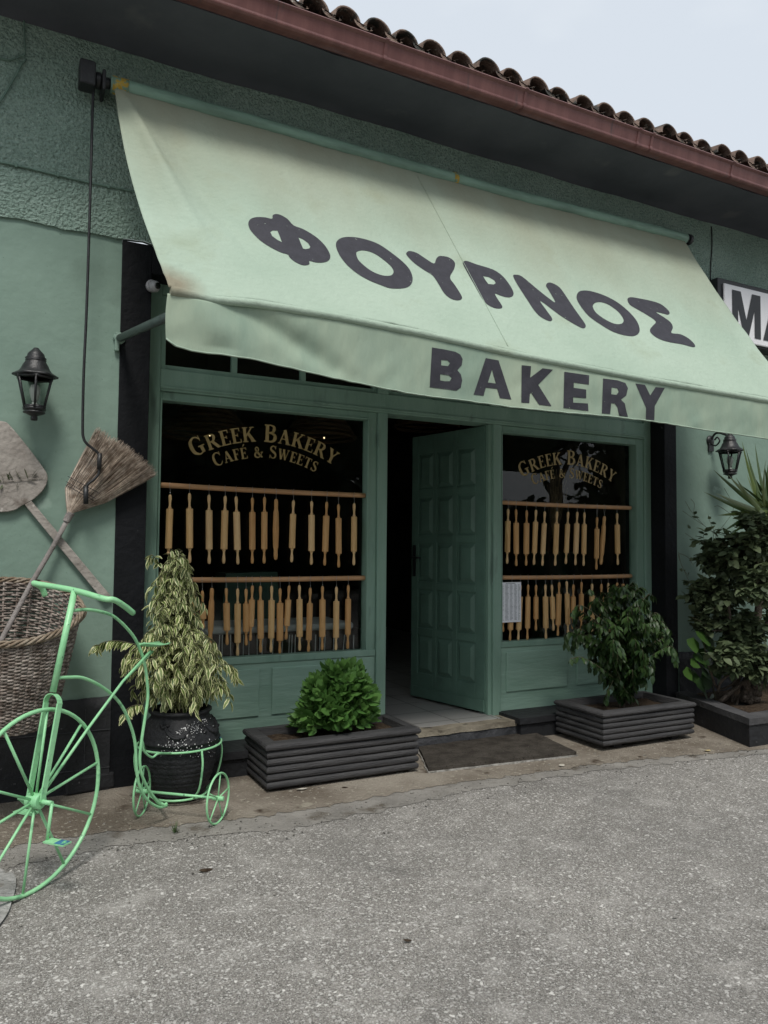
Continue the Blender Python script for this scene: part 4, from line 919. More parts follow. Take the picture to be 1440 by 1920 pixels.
hbm.tube(P_, .0125, 10); hbm.build('handlebar', M['trike'], trk)
fm = MB()
fm.tube(TS([(136, 1145), (160, 1143), (185, 1146), (212, 1155), (238, 1178), (256, 1203), (270, 1240), (276, 1280), (277, 1310), (272, 1345), (266, 1385), (262, 1420), (264, 1445), (272, 1468), (285, 1490), (300, 1508), (312, 1511), (311, 1506)]), .0072, 8)
fm.tube(TS([(108, 1271), (130, 1270), (155, 1271), (185, 1284), (212, 1304), (232, 1330), (248, 1370), (254, 1400), (256, 1440), (262, 1475), (276, 1500), (296, 1513), (310, 1512)]), .0072, 8)
for lat in (-.018, .018): fm.tube([T(284-lat*120, 1221, lat), T(230, 1278, lat), T(165, 1366, lat), T(76, 1493, lat)], .0062, 8)
fm.build('frame', M['trike'], trk)
se = MB(); a_ = T(263, 1207); c_ = T(309, 1206)
V = []; F = []; n_ = 12
for i in range(n_+1):
    t = i/n_; q_ = a_.lerp(c_, t)+Vector((0, 0, -.008*math.sin(PI*t))); w_ = .052*(math.sin(PI*min(1, .12+t*.62)))*(1 if t < .85 else .9)
    V += [q_-tn*w_+Vector((0, 0, .008)), q_+Vector((0, 0, -.003)), q_+tn*w_+Vector((0, 0, .008))]
F = [(3*i+j, 3*i+j+1, 3*i+j+4, 3*i+j+3) for i in range(n_) for j in (0, 1)]
se.add(V, F, True); so_ = se.build('saddle', M['trike'], trk); s2 = so_.modifiers.new('s', 'SOLIDIFY'); s2.thickness = .006
cr_ = MB(); o_ = hc+tn*.03
c1 = hc+tn*.085; pz = c1+Vector((0, 0, -.135))+te*(-.02)
cr_.tube([hc, c1], .010, 8); cr_.tube([c1, pz], .0065, 8); cr_.build('crank', M['trike'], trk); cr_ = MB()
c2 = hc-tn*.085; p2_ = c2+Vector((0, 0, -.09))+te*.09
cr_.tube([hc, c2], .009, 8); cr_.tube([c2, p2_], .006, 8); cr_.build('crank', M['trike'], trk)
for c_, s_ in ((pz, 1), (p2_, -1)):
    q = MB(); q.obox(c_+tn*.05*s_, tn*.05, te*.022, Vector((0, 0, .003))); pd = q.build('pedal', M['trike'], trk)
    if s_ > 0: q = MB(); q.obox(c_+tn*.075, tn*.022, te*.0205, Vector((0, 0, .0042))); q.build('blue_patch', M['bluepaint'], pd)
# carrier that holds the pot
potc = (ra+rb)/2+Vector((.02, -.03, 0)); 
pc0 = atZ(345, 1500, G0+.03); potc = Vector((pc0.x, pc0.y+.13, 0))
rz = atY(350, 1409, potc.y-.2).z
cr2 = MB(); RC = .222
cr2.tube([potc+Vector((math.cos(2*PI*i/48)*RC, math.sin(2*PI*i/48)*RC, rz)) for i in range(48)], .006, 8, closed=True)
cr2.tube([potc+Vector((math.cos(2*PI*i/40)*.15, math.sin(2*PI*i/40)*.15, G0+.035)) for i in range(40)], .006, 8, closed=True)
for a in (rad(-72), rad(0), rad(75), rad(170)):
    d_ = Vector((math.cos(a), math.sin(a), 0)); cr2.tube(smoothpts([potc+d_*RC+Vector((0, 0, rz)), potc+d_*(RC+.012)+Vector((0, 0, rz-.08)), potc+d_*(RC-.015)+Vector((0, 0, rz-.2)), potc+d_*.15+Vector((0, 0, G0+.035))], 5), .0058, 8)
ac = Vector(((ra.x+rb.x)/2, (ra.y+rb.y)/2, G0+RR)); cr2.tube([Vector((ra.x, ra.y, G0+RR)), Vector((rb.x, rb.y, G0+RR))], .007, 8)
cr2.tube([T(310, 1512), potc+Vector((-.13, -.06, G0+.035))], .007, 8); cr2.tube([T(266, 1388), potc+Vector((-RC*.9, -.09, rz))], .006, 8)
cr2.tube(smoothpts([T(266, 1390), T(270, 1408), T(285, 1420), T(297, 1413), potc+Vector((-.09, -.205, rz))], 5), .0055, 8)
cro2 = cr2.build('pot_carrier', M['trike'], trk)
q = MB(); q.tube([potc+Vector((math.cos(a)*RC, math.sin(a)*RC, rz)) for a in [rad(-8+i*3) for i in range(9)]], .0066, 8); q.build('blue_patch', M['bluepaint'], cro2)

# clay pot
pot = thing('clay_pot', 'black ribbed clay pot with white paint spatter in the tricycle carrier', 'flower pot', (potc.x, potc.y, G0+.04))
pb = G0+.04; ph = atY(352, 1325, potc.y).z-pb
prf = [(0, 0), (.13, 0), (.138, .01)]
for i in range(26):
    f = i/25; r = .138+(.208-.138)*math.sin(f*PI/2)**.9; prf.append((r+(.0045*math.sin(f*25*PI/1.25)), .01+f*ph*.60))
prf += [(.212, ph*.63), (.217, ph*.645), (.212, ph*.66), (.209, ph*.68), (.203, ph*.74), (.190, ph*.81), (.172, ph*.87), (.158, ph*.905), (.152, ph*.93), (.160, ph*.95), (.168, ph*.97), (.168, ph*.99), (.160, ph), (.145, ph), (.142, ph*.95), (.14, ph*.9), (0, ph*.9)]
q = MB(); q.lathe(prf, (potc.x, potc.y, pb), 56)
for a0 in (rad(-130), rad(-62), rad(0)):       # moulded swags
    for s_ in range(2):
        P_ = []
        for i in range(13):
            t = i/12; a = a0+rad(48)*t; zz = ph*(.88-.13*math.sin(PI*t))-s_*.008; r = interp([(ph*.68, .211), (ph*.74, .205), (ph*.81, .192), (ph*.87, .174), (ph*.905, .16)], zz); P_.append(Vector((potc.x+math.cos(a)*r, potc.y+math.sin(a)*r, pb+zz)))
        q.tube(P_, [.004+.008*math.sin(PI*i/12)*(1+.35*math.sin(i*2.6)) for i in range(13)], 6)
    for k in range(5):
        a = a0+U(-.12, .12); zz = ph*U(.74, .87); r = interp([(ph*.68, .211), (ph*.74, .205), (ph*.81, .192), (ph*.87, .174), (ph*.905, .16)], zz); q.lathe([(.0, -.012), (.012, -.003), (.009, .008), (0, .012)], Vector((potc.x+math.cos(a)*r, potc.y+math.sin(a)*r, pb+zz)), 6, Vector((U(-1, 1), U(-1, 1), U(-1, 1))))
potb = q.build('pot_body', M['pot'], pot)
q = MB()
for i in range(260):
    t = random.gauss(.5, .24); px = 305+95*t+random.gauss(0, 7); py = 1397-52*t+random.gauss(0, 7)
    if R() < .3: px = 300+U(0, 105); py = U(1380, 1420)
    d_ = ray(px, py); o2 = CAM-Vector((potc.x, potc.y, 0)); A_ = d_.x**2+d_.y**2; B_ = o2.x*d_.x+o2.y*d_.y
    rr = .2
    for _ in range(4):
        C_ = o2.x**2+o2.y**2-rr*rr; D_ = B_*B_-A_*C_
        if D_ <= 0: break
        tt = (-B_-math.sqrt(D_))/A_; P0_ = CAM+d_*tt; zz = P0_.z-pb
        rr = interp([(0, .13), (ph*.2, .178), (ph*.4, .2), (ph*.6, .211), (ph*.645, .218), (ph*.68, .211), (ph*.74, .205), (ph*.81, .192), (ph*.87, .174), (ph*.905, .16), (ph*.97, .168)], zz)+.002
    if D_ <= 0 or zz > ph*.9: continue
    nn = Vector((P0_.x-potc.x, P0_.y-potc.y, .02)).normalized(); sz = U(.0012, .0034)*(1 if R() < .85 else 1.5); q.lathe([(sz, 0), (sz*.6, .001), (0, .0014)], P0_+nn*.0025, 5, nn)
q.build('paint_spatter', M['white'], potb)
q = MB(); q.lathe([(.141, ph*.905), (0, ph*.915)], (potc.x, potc.y, pb), 24); q.build('soil', M['soil'], pot)

# ================================================================ PLANTS
def plant(root, center, env, ntw, leaf, mat_, spacing=.02, droop=.6, ax=lambda z: Vector((0, 0, 0)), zr=(0, 1), twr=.0018, upw=.3, lean=.35, stemm=None, inner=.15, fold=.25, pair=True, jit=.35, bend=.3, tr_=None, keep=None, shape=(.75, 1, .55)):
    """twigs leave the axis and end on the envelope env(z)->(radius); leaves along the outer part of each twig"""
    lf = MB(); tg = MB(); ln, wd = leaf
    for i in range(ntw):
        z = zr[0]+(zr[1]-zr[0])*((i+.5)/ntw); z += U(-.02, .02); a = i*2.39996+U(-.4, .4); r = env(z)*U(.55, 1.05)
        if tr_: r *= tr_(a, z)
        d_ = Vector((math.cos(a), math.sin(a), 0)); r *= .85+.6*noise.noise(Vector((math.cos(a)*1.7, math.sin(a)*1.7, z*5+center.x))); c0 = center+ax(max(zr[0], z-r*lean)); c0.z += max(zr[0]*.5, z-r*lean-.02)
        end = center+ax(z)+d_*r; end.z += z
        m_ = c0.lerp(end, .55)+Vector((0, 0, r*upw))
        e2 = end-Vector((0, 0, r*droop*.35))
        P_ = smoothpts([c0, m_, end, e2+d_*r*.08], 5)
        tg.tube(P_, [twr*(1.6-1.1*j/(len(P_)-1)) for j in range(len(P_))], 4, cap=False)
        L_ = 0; nxt = inner*r
        for p, q_ in zip(P_, P_[1:]):
            seg = (q_-p).length
            while L_+seg > nxt:
                t = (nxt-L_)/seg; b_ = p.lerp(q_, t); tang = (q_-p).normalized(); sd_ = tang.cross(Vector((0, 0, 1))); sd_ = sd_.normalized() if sd_.length > .01 else Vector((1, 0, 0))
                for s_ in ((1, -1) if pair else (random.choice((1, -1)),)):
                    dr = (tang*.6+sd_*s_*.8+Vector((U(-jit, jit), U(-jit, jit), -droop+U(-jit, jit)))).normalized(); sz = U(.7, 1.15)
                    if keep is None or keep(b_): lf.leaf(b_, dr, dr.cross(Vector((U(-.4, .4), U(-.4, .4), 1))), ln*sz, wd*sz, bend, fold, shape=shape)
                nxt += spacing*U(.7, 1.3)
            L_ += seg
    lf.build('foliage', mat_, root); tg.build('twigs', stemm or M['twig'], root)

# variegated ficus in the pot
vf = thing('variegated_ficus', 'cone shaped ficus with drooping cream edged leaves growing in the black pot', 'potted plant', (potc.x, potc.y, pb+ph*.9))
base = Vector((potc.x, potc.y, pb+ph*.92)); topP = atY(322, 1035, potc.y+.02); H_ = topP.z-base.z
sc = 1/356.
def venv(z):
    f = z/H_; return interp([(-.1, .16), (0, .21), (.12, .265), (.3, .26), (.45, .215), (.6, .165), (.75, .145), (.88, .115), (1.0, .05)], f)
vax = lambda z: Vector(((topP.x-base.x-.0)*(z/H_)+.02*math.sin(z*9), .0, 0))
plant(vf, base, venv, 380, (.064, .021), M['varieg'], .021, .7, vax, (.10, H_), upw=.3, lean=.45, inner=.35, pair=False, jit=.75, bend=.35)
plant(vf, base, lambda z: venv(z)*.8, 130, (.06, .021), M['varieg'], .021, .7, vax, (.05, H_*.97), upw=.3, lean=.3, inner=.3, pair=False, jit=.8, bend=.35)
q = MB(); q.tube([base-Vector((0, 0, .05))]+[base+vax(z)+Vector((0, 0, z)) for z in (0, .2, .4, H_*.8)], [.014, .012, .009, .007, .004], 8); q.build('stem', M['bark'], vf)
lf = MB(); tg = MB()
for pts in (((262, 1210), (225, 1202), (198, 1203), (180, 1212)), ((275, 1240), (250, 1235), (236, 1250)), ((400, 1255), (425, 1245), (438, 1255), (442, 1268)), ((270, 1320), (245, 1325), (233, 1342)), ((300, 1060), (285, 1040), (278, 1052)), ((395, 1290), (415, 1275), (425, 1290)), ((325, 1050), (345, 1045), (352, 1070))):
    P_ = smoothpts([atY(x, y, potc.y-.12) for x, y in pts], 6); tg.tube(P_, .002, 5)
    for i in range(1, len(P_)):
        for s_ in (1, -1):
            t_d = (P_[i]-P_[i-1]).normalized(); dr = (t_d*.6+Vector((U(-.7, .7), s_*.6, -.6+U(-.6, .5)))).normalized()
            if R() < .75: lf.leaf(P_[i], dr, dr.cross(Vector((U(-.8, .8), .3, 1))), U(.04, .07), .022, .35, .25)
lf.build('foliage', M['varieg'], vf); tg.build('twigs', M['twig'], vf)

# planter boxes
def planter(lab, x0, x1, y0, y1, zt, zb, nr=6):
    r0 = thing('planter_box', lab, 'planter', ((x0+x1)/2, (y0+y1)/2, G0), 'dark log planter boxes in front of the windows')
    h_ = (zt-zb)/nr
    for i in range(nr):
        z0 = zb+h_*i; V = []; F = []
        prof_ = []
        for k in range(7):
            a = -PI/2+PI*k/6; prof_.append((.012+math.cos(a)*h_*.42, z0+h_/2+math.sin(a)*h_*.485))
        if i == nr-1: prof_ = [(q[0]*1.25+.004, q[1]+.001) for q in prof_]
        prof_ += [(-.035, z0+h_*.97), (-.035, z0+h_*.03)]
        if i == nr-1: prof_[7] = (-.03, z0+h_*1.02)
        jo = U(-.003, .003)
        ring = []
        nseg = 14
        cs = [(x0, y0), (x1, y0), (x1, y1), (x0, y1)]; od = [(-1, -1), (1, -1), (1, 1), (-1, 1)]
        for c_ in range(4):
            (xa, ya), (xb, yb) = cs[c_], cs[(c_+1) % 4]; oa, ob = od[c_], od[(c_+1) % 4]
            for s_ in range(nseg+1):
                t = s_/nseg; nn = ((0, -1), (1, 0), (0, 1), (-1, 0))[c_]
                ox = oa[0]+(ob[0]-oa[0])*t if c_ in (0, 2) else nn[0]; oy = oa[1]+(ob[1]-oa[1])*t if c_ in (1, 3) else nn[1]
                # straight sides: offset perpendicular only, mitred at the corners
                if s_ in (0, nseg): ex, ey = (oa if s_ == 0 else ob)
                else: ex, ey = nn
                wob = .0018*noise.noise(Vector(((xa+(xb-xa)*t)*6, (ya+(yb-ya)*t)*6, i*7.3)))
                X_ = xa+(xb-xa)*t; Y_ = ya+(yb-ya)*t
                ring.append([Vector((X_+ex*(o_+jo*0+wob), Y_+ey*(o_+wob), z_+wob)) for o_, z_ in prof_])
        m_ = len(prof_); mb = MB(); n_ = len(ring)
        V = [p for rg in ring for p in rg]; F = [((a*m_+k), ((a+1) % n_)*m_+k, ((a+1) % n_)*m_+(k+1) % m_, a*m_+(k+1) % m_) for a in range(n_) for k in range(m_)]
        mb.add(V, F); mb.build('log_rail', M['log'], r0)
    q = MB(); q.grid(lambda u, v: Vector((x0+.03+(x1-x0-.06)*u, y0+.03+(y1-y0-.06)*v, zt-.045+.012*noise.noise(Vector((u*9, v*5, x0))))), 24, 10); q.build('soil', M['soil'], r0)
    q = MB()
    for x in (x0+.12, x1-.15): q = MB(); q.box(x, x+.07, y0+.02, y1-.02, G0+.009, zb+.004); q.build('foot', M['log'], r0, bevel=.006)
    return r0
a_ = atZ(502, 1487, G0); 
planter('dark log planter box between the tricycle and the doormat holding the basil', 1.405, 2.315, -.585, -.215, .055, G0+.022)
planter('dark log planter box right of the doormat holding the small ficus', 3.725, 4.545, -.735, -.30, .05, G0+.04)
# basil
bz = thing('basil_plant', 'dense round bright green basil bush in the left planter box', 'plant', (1.93, -.40, .02))
bc_ = atY(634, 1345, -.40); lf = MB(); tg = MB(); 
RB = .255; cz = bc_.z+.05
for i in range(165):
    f = (i+.5)/165; zz = 1-1.35*f; a = i*2.39996; rr = math.sqrt(max(0, 1-zz*zz)) if zz > -1 else .5
    wob = .82+.36*noise.noise(Vector((math.cos(a)*rr*2.2, math.sin(a)*rr*2.2, zz*2.2)))+U(-.12, .1)
    d_ = Vector((math.cos(a)*rr, math.sin(a)*rr, zz)); sx = RB*(1.0 if zz > 0 else 1.0)
    tip = Vector((bc_.x, -.40, cz))+Vector((d_.x*sx, d_.y*sx*.8, d_.z*(.30 if zz > 0 else .20)))*wob
    tg.tube([Vector((bc_.x, -.40, .02)), Vector((bc_.x, -.4, .02)).lerp(tip, .6)+Vector((0, 0, .02)), tip], .0018, 4, cap=False)
    up = (d_+Vector((0, 0, .35))).normalized()
    for k in range(9):
        az = k*2.4+a; el = .12+.11*k; s1 = up.orthogonal().normalized(); s2_ = up.cross(s1); out_ = s1*math.cos(az)+s2_*math.sin(az)
        dr = (out_*math.sin(min(1.75, el+.25))+up*math.cos(min(1.75, el+.25))).normalized(); sz = (.35+.65*min(1, k/5))*U(.8, 1.15)
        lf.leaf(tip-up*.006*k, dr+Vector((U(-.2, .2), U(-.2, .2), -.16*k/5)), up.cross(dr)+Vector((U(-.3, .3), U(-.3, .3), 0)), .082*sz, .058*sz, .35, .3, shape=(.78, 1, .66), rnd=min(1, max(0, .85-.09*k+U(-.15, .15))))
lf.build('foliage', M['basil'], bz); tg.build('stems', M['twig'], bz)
# small ficus
fc = thing('ficus_shrub', 'small dark glossy ficus shrub on a thin trunk in the right planter box', 'shrub', (4.0, -.50, .03))
t0 = atY(1169, 1345, -.52); tt = atY(1165, 1150, -.52); Hh = atY(1160, 1092, -.52).z-t0.z
fb_ = Vector((t0.x, -.52, t0.z))
def fenv(z): f = z/Hh; return interp([(0, .03), (.12, .05), (.25, .13), (.4, .29), (.55, .40), (.7, .42), (.85, .34), (1, .10)], f)
plant(fc, fb_, fenv, 200, (.062, .029), M['ficus'], .023, .75, lambda z: Vector((.01*math.sin(z*7), 0, 0)), (.17, Hh), upw=.1, lean=.75, inner=.3, tr_=lambda a, z: .82+.34*noise.noise(Vector((math.cos(a)*1.5, math.sin(a)*1.5, z*4))))
q = MB()
for dx, dy in ((0, 0), (.02, .015), (-.018, .01)): q.tube([fb_+Vector((dx*.6, dy, -.04)), fb_+Vector((dx*1.2, dy, .12)), fb_+Vector((dx*3, dy*3, Hh*.5)), fb_+Vector((dx*6, dy*5, Hh*.8))], [.011, .009, .007, .003], 7)
q.build('trunk', M['bark'], fc)
lf = MB(); tg = MB()
for pts in (((1150, 1270), (1115, 1245), (1090, 1232), (1070, 1235)), ((1195, 1180), (1225, 1150), (1240, 1158), (1252, 1185)), ((1190, 1150), (1215, 1115), (1228, 1120)), ((1140, 1150), (1110, 1110), (1105, 1105)), ((1150, 1240), (1170, 1290), (1190, 1310)), ((1150, 1275), (1138, 1300), (1136, 1312)), ((1140, 1170), (1090, 1135), (1072, 1150))):
    P_ = smoothpts([atY(x, y, -.62) for x, y in pts], 6); tg.tube(P_, .0022, 5)
    for i in range(2, len(P_)):
        s_ = 1 if i % 2 else -1; t_d = (P_[i]-P_[i-1]).normalized(); dr = (t_d*.4+Vector((U(-.5, .5), s_*.6, -.7+U(-.3, .3)))).normalized(); lf.leaf(P_[i], dr, dr.cross(Vector((U(-.3, .3), .3, 1))), U(.045, .06), .027, .3, .25)
lf.build('foliage', M['ficus'], fc); tg.build('twigs', M['twig'], fc)

# raised bed
bed = thing('raised_bed', 'low black walled planting bed with grey slab top, right of the shop', 'planting bed', (6.2, -.6, G0))
bt = -.015
fl, bl_ = Vector((4.725, -1.10, 0)), Vector((5.06, WY-.02, 0)); XE = 9.0
pt = lambda v, z: (v.x, v.y, z)
q = MB(); P_ = [fl, Vector((XE, -1.16, 0)), Vector((XE, WY-.02, 0)), bl_]
q.prism([pt(p, G0-.02) for p in P_], (0, 0, bt-.045-G0+.02)); q.build('bed_wall', M['plinth'], bed)
q = MB(); iw = .13; i0, i1 = Vector((4.725+.17, -1.10+iw, 0)), Vector((5.06+.13, WY-.02, 0))
of = Vector((-.012, -.012, 0))
nn = 30
def capf(pa, pb_, pc2, pd_):   # outer a->b, inner d->c
    def fn(u, v): o_ = (pa+of).lerp(pb_+of, u); i_ = pd_.lerp(pc2, u); p = o_.lerp(i_, v); return Vector((p.x+.006*noise.noise(p*6), p.y+.006*noise.noise(p*7), bt+.004*noise.noise(p*5)))
    q.grid(fn, nn, 4); q.grid(lambda u, v: Vector((*fn(u, 0).xy, bt-.045*v+.004*noise.noise(fn(u, 0)*5)*(1-v))), nn, 1); q.grid(lambda u, v: Vector((*fn(u, 1).xy, bt-.05*v)), nn, 1)
capf(bl_, fl, i0, i1); capf(fl, Vector((XE, -1.16, 0)), Vector((XE, -1.16+iw, 0)), i0)
q.build('slab_top', M['bedcap'], bed)
q = MB(); q.grid(lambda u, v: Vector(((5.19-.295*v)+(XE-5.19+.295*v)*u, -.16-.83*v, bt-.043+.03*noise.noise(Vector((u*22, v*5, 1)))+.012)), 80, 14); q.build('soil', M['soil'], bed)

# leafy shrub on the bed
def blobshrub(root, c, rad_, n, leaf, m_, seed=0, thin=.58, spacing=.03):
    lf = MB(); tg = MB()
    for i in range(n):
        d_ = Vector((random.gauss(0, 1), random.gauss(0, 1), random.gauss(0, 1))).normalized(); r = U(.35, 1)**.6
        tip = c+Vector((d_.x*rad_[0], d_.y*rad_[1], d_.z*rad_[2]))*r*(.8+.45*noise.noise(d_*1.7+Vector((seed, 0, 0))))
        st_ = c+(tip-c)*U(.35, .6)+Vector((0, 0, -.08)); P_ = smoothpts([st_, st_.lerp(tip, .5)+Vector((U(-.03, .03), U(-.03, .03), .03)), tip], 5)
        tg.tube(P_, [.003-.002*j/(len(P_)-1) for j in range(len(P_))], 4, cap=False)
        for j in range(1, len(P_)):
            if R() < thin: continue
            for s_ in (1, -1):
                tn_ = (P_[j]-P_[j-1]).normalized(); dr = (tn_*.5+Vector((U(-1, 1), U(-1, 1), U(-.7, .3)))).normalized(); sz = U(.55, 1.15); lf.leaf(P_[j], dr, dr.cross(Vector((U(-.6, .6), U(-.6, .6), 1))), leaf[0]*sz, leaf[1]*sz, .25, .2, shape=(.85, 1, .6))
    lf.build('foliage', m_, root); tg.build('twigs', M['twig'], root)
sh = thing('climbing_shrub', 'tall loose dark leafy shrub with tangled stems in the raised bed', 'shrub', (5.6, -.6, 0))
for (px, py, Y, rx, ry, rz_, n) in ((1400, 1040, -.62, .40, .3, .32, 170), (1350, 1110, -.5, .24, .24, .26, 105), (1390, 1180, -.6, .30, .26, .25, 120), (1470, 1100, -.62, .45, .32, .45, 150), (1340, 1035, -.42, .20, .18, .24, 60), (1312, 1110, -.42, .20, .1, .12, 34), (1370, 1230, -.7, .24, .15, .18, 70), (1425, 1240, -.75, .2, .14, .2, 60), (1320, 1165, -.45, .12, .1, .12, 26), (1425, 1000, -.80, .26, .16, .2, 80), (1425, 1090, -.85, .24, .12, .22, 60)):
    c_ = atY(px, py, Y); blobshrub(sh, c_, (rx, ry, rz_), n, (.08, .05), M['shrub'], px)
q = MB()
for pts, r_ in ((((1340, 1325), (1372, 1300), (1395, 1250), (1410, 1200), (1420, 1150), (1430, 1100)), .013), (((1372, 1318), (1378, 1250), (1375, 1200), (1368, 1150), (1360, 1100)), .012), (((1330, 1250), (1345, 1290), (1370, 1285), (1395, 1265), (1440, 1240)), .009), (((1380, 1325), (1395, 1290), (1440, 1255)), .008), (((1350, 1315), (1400, 1270), (1425, 1200), (1440, 1160)), .016), (((1335, 1183), (1375, 1180)), .006), (((1345, 1300), (1355, 1275), (1400, 1240), (1430, 1215)), .010)):
    q.tube(smoothpts([atY(x, y, -.55+.05*math.sin(x)) for x, y in pts], 6), r_, 7)
q.build('stem', M['bark'], sh)
q = MB()   # fine dry twigs
for pts in (((1345, 1005), (1320, 985), (1297, 960), (1285, 940)), ((1320, 985), (1300, 972), (1280, 958)), ((1300, 962), (1302, 945), (1295, 935)), ((1350, 1020), (1330, 975), (1328, 965)), ((1345, 1000), (1375, 955), (1358, 915)), ((1290, 1080), (1278, 1060), (1272, 1035)), ((1335, 1190), (1318, 1168), (1298, 1158)), ((1300, 1010), (1285, 1000)), ((1385, 975), (1350, 950), (1340, 950)), ((1300, 1105), (1285, 1075), (1272, 1040), (1290, 1045), (1300, 1060))):
    q.tube(smoothpts([atY(x, y, -.5) for x, y in pts], 5), .0018, 4)
q.build('twigs', M['twig'], sh)
lf = MB()
for (x, y) in ((1300, 960), (1297, 968), (1328, 968), (1332, 980), (1290, 985), (1289, 985), (1300, 1018), (1305, 1005), (1296, 1045), (1312, 1060), (1320, 1060), (1285, 1070), (1280, 1070), (1290, 1075), (1300, 1100), (1312, 1052), (1295, 1022), (1272, 1122), (1285, 1120), (1300, 1112), (1308, 1138), (1320, 1140)):
    p = atY(x, y, -.5); lf.leaf(p, Vector((U(-1, 1), U(-1, 0), U(-.8, .2))), Vector((U(-1, 1), 0, 1)), U(.025, .06), U(.015, .035), .2)
lf.build('foliage', M['shrub'], sh)
# yucca
yu = thing('yucca_plant', 'spiky yucca with long sword leaves above the shrub at the right edge', 'plant', (5.75, -.62, 0))
lf = MB(); head = atY(1440, 962, -.70)
tips = [(1378, 838), (1393, 850), (1408, 842), (1432, 858), (1350, 900), (1327, 892), (1326, 935), (1310, 933), (1345, 1003), (1365, 1010), (1460, 860), (1490, 880), (1510, 930), (1420, 870), (1365, 905), (1480, 1010), (1340, 975), (1395, 900), (1470, 1040), (1430, 1080)]
for i, (x, y) in enumerate(tips):
    tp_ = atY(x, y, -.66+U(-.28, .28)); b0 = head+Vector((U(-.03, .03), U(-.03, .03), U(-.06, .06))); d_ = tp_-b0; lf.blade(b0, d_+Vector((0, 0, .04)), d_.cross(Vector((.1, 1, .1))), d_.length*1.04, .042, U(.05, .14))
for i in range(18):
    a = U(0, 2*PI); el = U(-.7, 1.3); d_ = Vector((math.cos(a)*math.cos(el), math.sin(a)*math.cos(el)*.6, math.sin(el))); lf.blade(head+Vector((.05, 0, U(-.1, .05))), d_, d_.cross(Vector((.2, .3, 1))), U(.3, .5), .033, U(.05, .3))
lf.build('leaves', M['yucca'], yu)
q = MB(); tk = atY(1405, 1320, -.6)
P_ = [Vector((tk.x, -.6, -.05)), Vector((tk.x+.01, -.6, .12)), Vector((tk.x+.04, -.62, .35)), head]
q.tube(smoothpts(P_, 5), [.07, .08, .065, .065, .05, .05, .04, .042, .035, .036, .03, .03, .028, .028, .026, .025], 10)
for i in range(26):
    a = U(PI, 2*PI); zz = U(-.03, .16); q.lathe([(0, -.02), (.024, -.005), (.026, .008), (0, .022)], (tk.x+math.cos(a)*.075, -.6+math.sin(a)*.075, zz), 7, Vector((math.cos(a), math.sin(a), .3)))
q.build('trunk', M['bark'], yu)
lf = MB()
for i in range(26): b0 = atY(1432+U(-10, 15), 1290+U(-10, 10), -.75); lf.blade(b0, Vector((U(-.35, .3), U(-.3, .2), 1)), Vector((1, .2, 0)), U(.15, .38), .008, U(-.2, .3))
lf.build('leaves', M['grass'], yu)
# broad leaved vine
vn = thing('broad_leaf_vine', 'broad heart shaped green leaves climbing beside the black plinth in the raised bed', 'plant', (5.35, -.4, 0))
lf = MB()
for x, y, s_, r_ in ((1318, 1185, .15, .7), (1300, 1195, .12, .8), (1330, 1190, .14, .75), (1295, 1235, .09, .8), (1287, 1250, .10, .95), (1303, 1220, .12, .4), (1320, 1215, .13, .3), (1330, 1230, .13, .35), (1315, 1250, .13, .2), (1330, 1265, .13, .15), (1340, 1245, .12, .2), (1322, 1285, .13, .1), (1335, 1300, .11, .15), (1310, 1270, .11, .2), (1345, 1215, .12, .3), (1299, 1255, .07, .5), (1350, 1270, .1, .1), (1350, 1195, .11, .3), (1325, 1240, .12, .2), (1330, 1310, .1, .1), (1318, 1228, .12, .25), (1305, 1262, .1, .3)):
    p = atY(x, y, -.42+U(-.06, .06)); dr = Vector((U(-.7, .5), U(-.4, 0), U(-1, -.3))); lf.leaf(p, dr, Vector((1, U(-.2, .6), U(-.2, .2))), s_*1.15, s_*1.05, .2, .12, r_, shape=(1.0, .95, .5))
lf.build('foliage', M['vine'], vn)
q = MB(); q.tube(smoothpts([atY(x, y, -.42) for x, y in ((1345, 1325), (1335, 1280), (1325, 1235), (1318, 1195), (1315, 1178))], 5), .006, 6); q.tube(smoothpts([atY(x, y, -.42) for x, y in ((1333, 1270), (1312, 1250), (1293, 1235))], 5), .004, 6); q.build('stem', M['twig'], vn)

# ================================================================ ROLLING PINS AND RAILS
RY = .047
def rail(lab, pa, pb_):
    a, c = atY(*pa, RY), atY(*pb_, RY); b = MB(); P_ = [a.lerp(c, i/24)+Vector((0, 0, -.004*math.sin(PI*i/24))) for i in range(25)]; b.tube(P_, .0165, 12)
    tag(b.build('wooden_rail', M['wood'], loc=tuple(a)), lab, 'rail', 'wooden rails holding the rolling pins')
rail('upper wooden rail across the left shop window', (290, 908.5), (684, 929)); rail('lower wooden rail across the left shop window', (290, 1087.5), (684, 1083.5))
rail('upper wooden rail across the right shop window', (934, 941.5), (1182, 952.3)); rail('lower wooden rail across the right shop window', (934, 1083), (1183, 1080))
ordn = ['first', 'second', 'third', 'fourth', 'fifth', 'sixth', 'seventh', 'eighth', 'ninth', 'tenth', 'eleventh', 'twelfth', 'thirteenth', 'fourteenth', 'fifteenth', 'sixteenth']
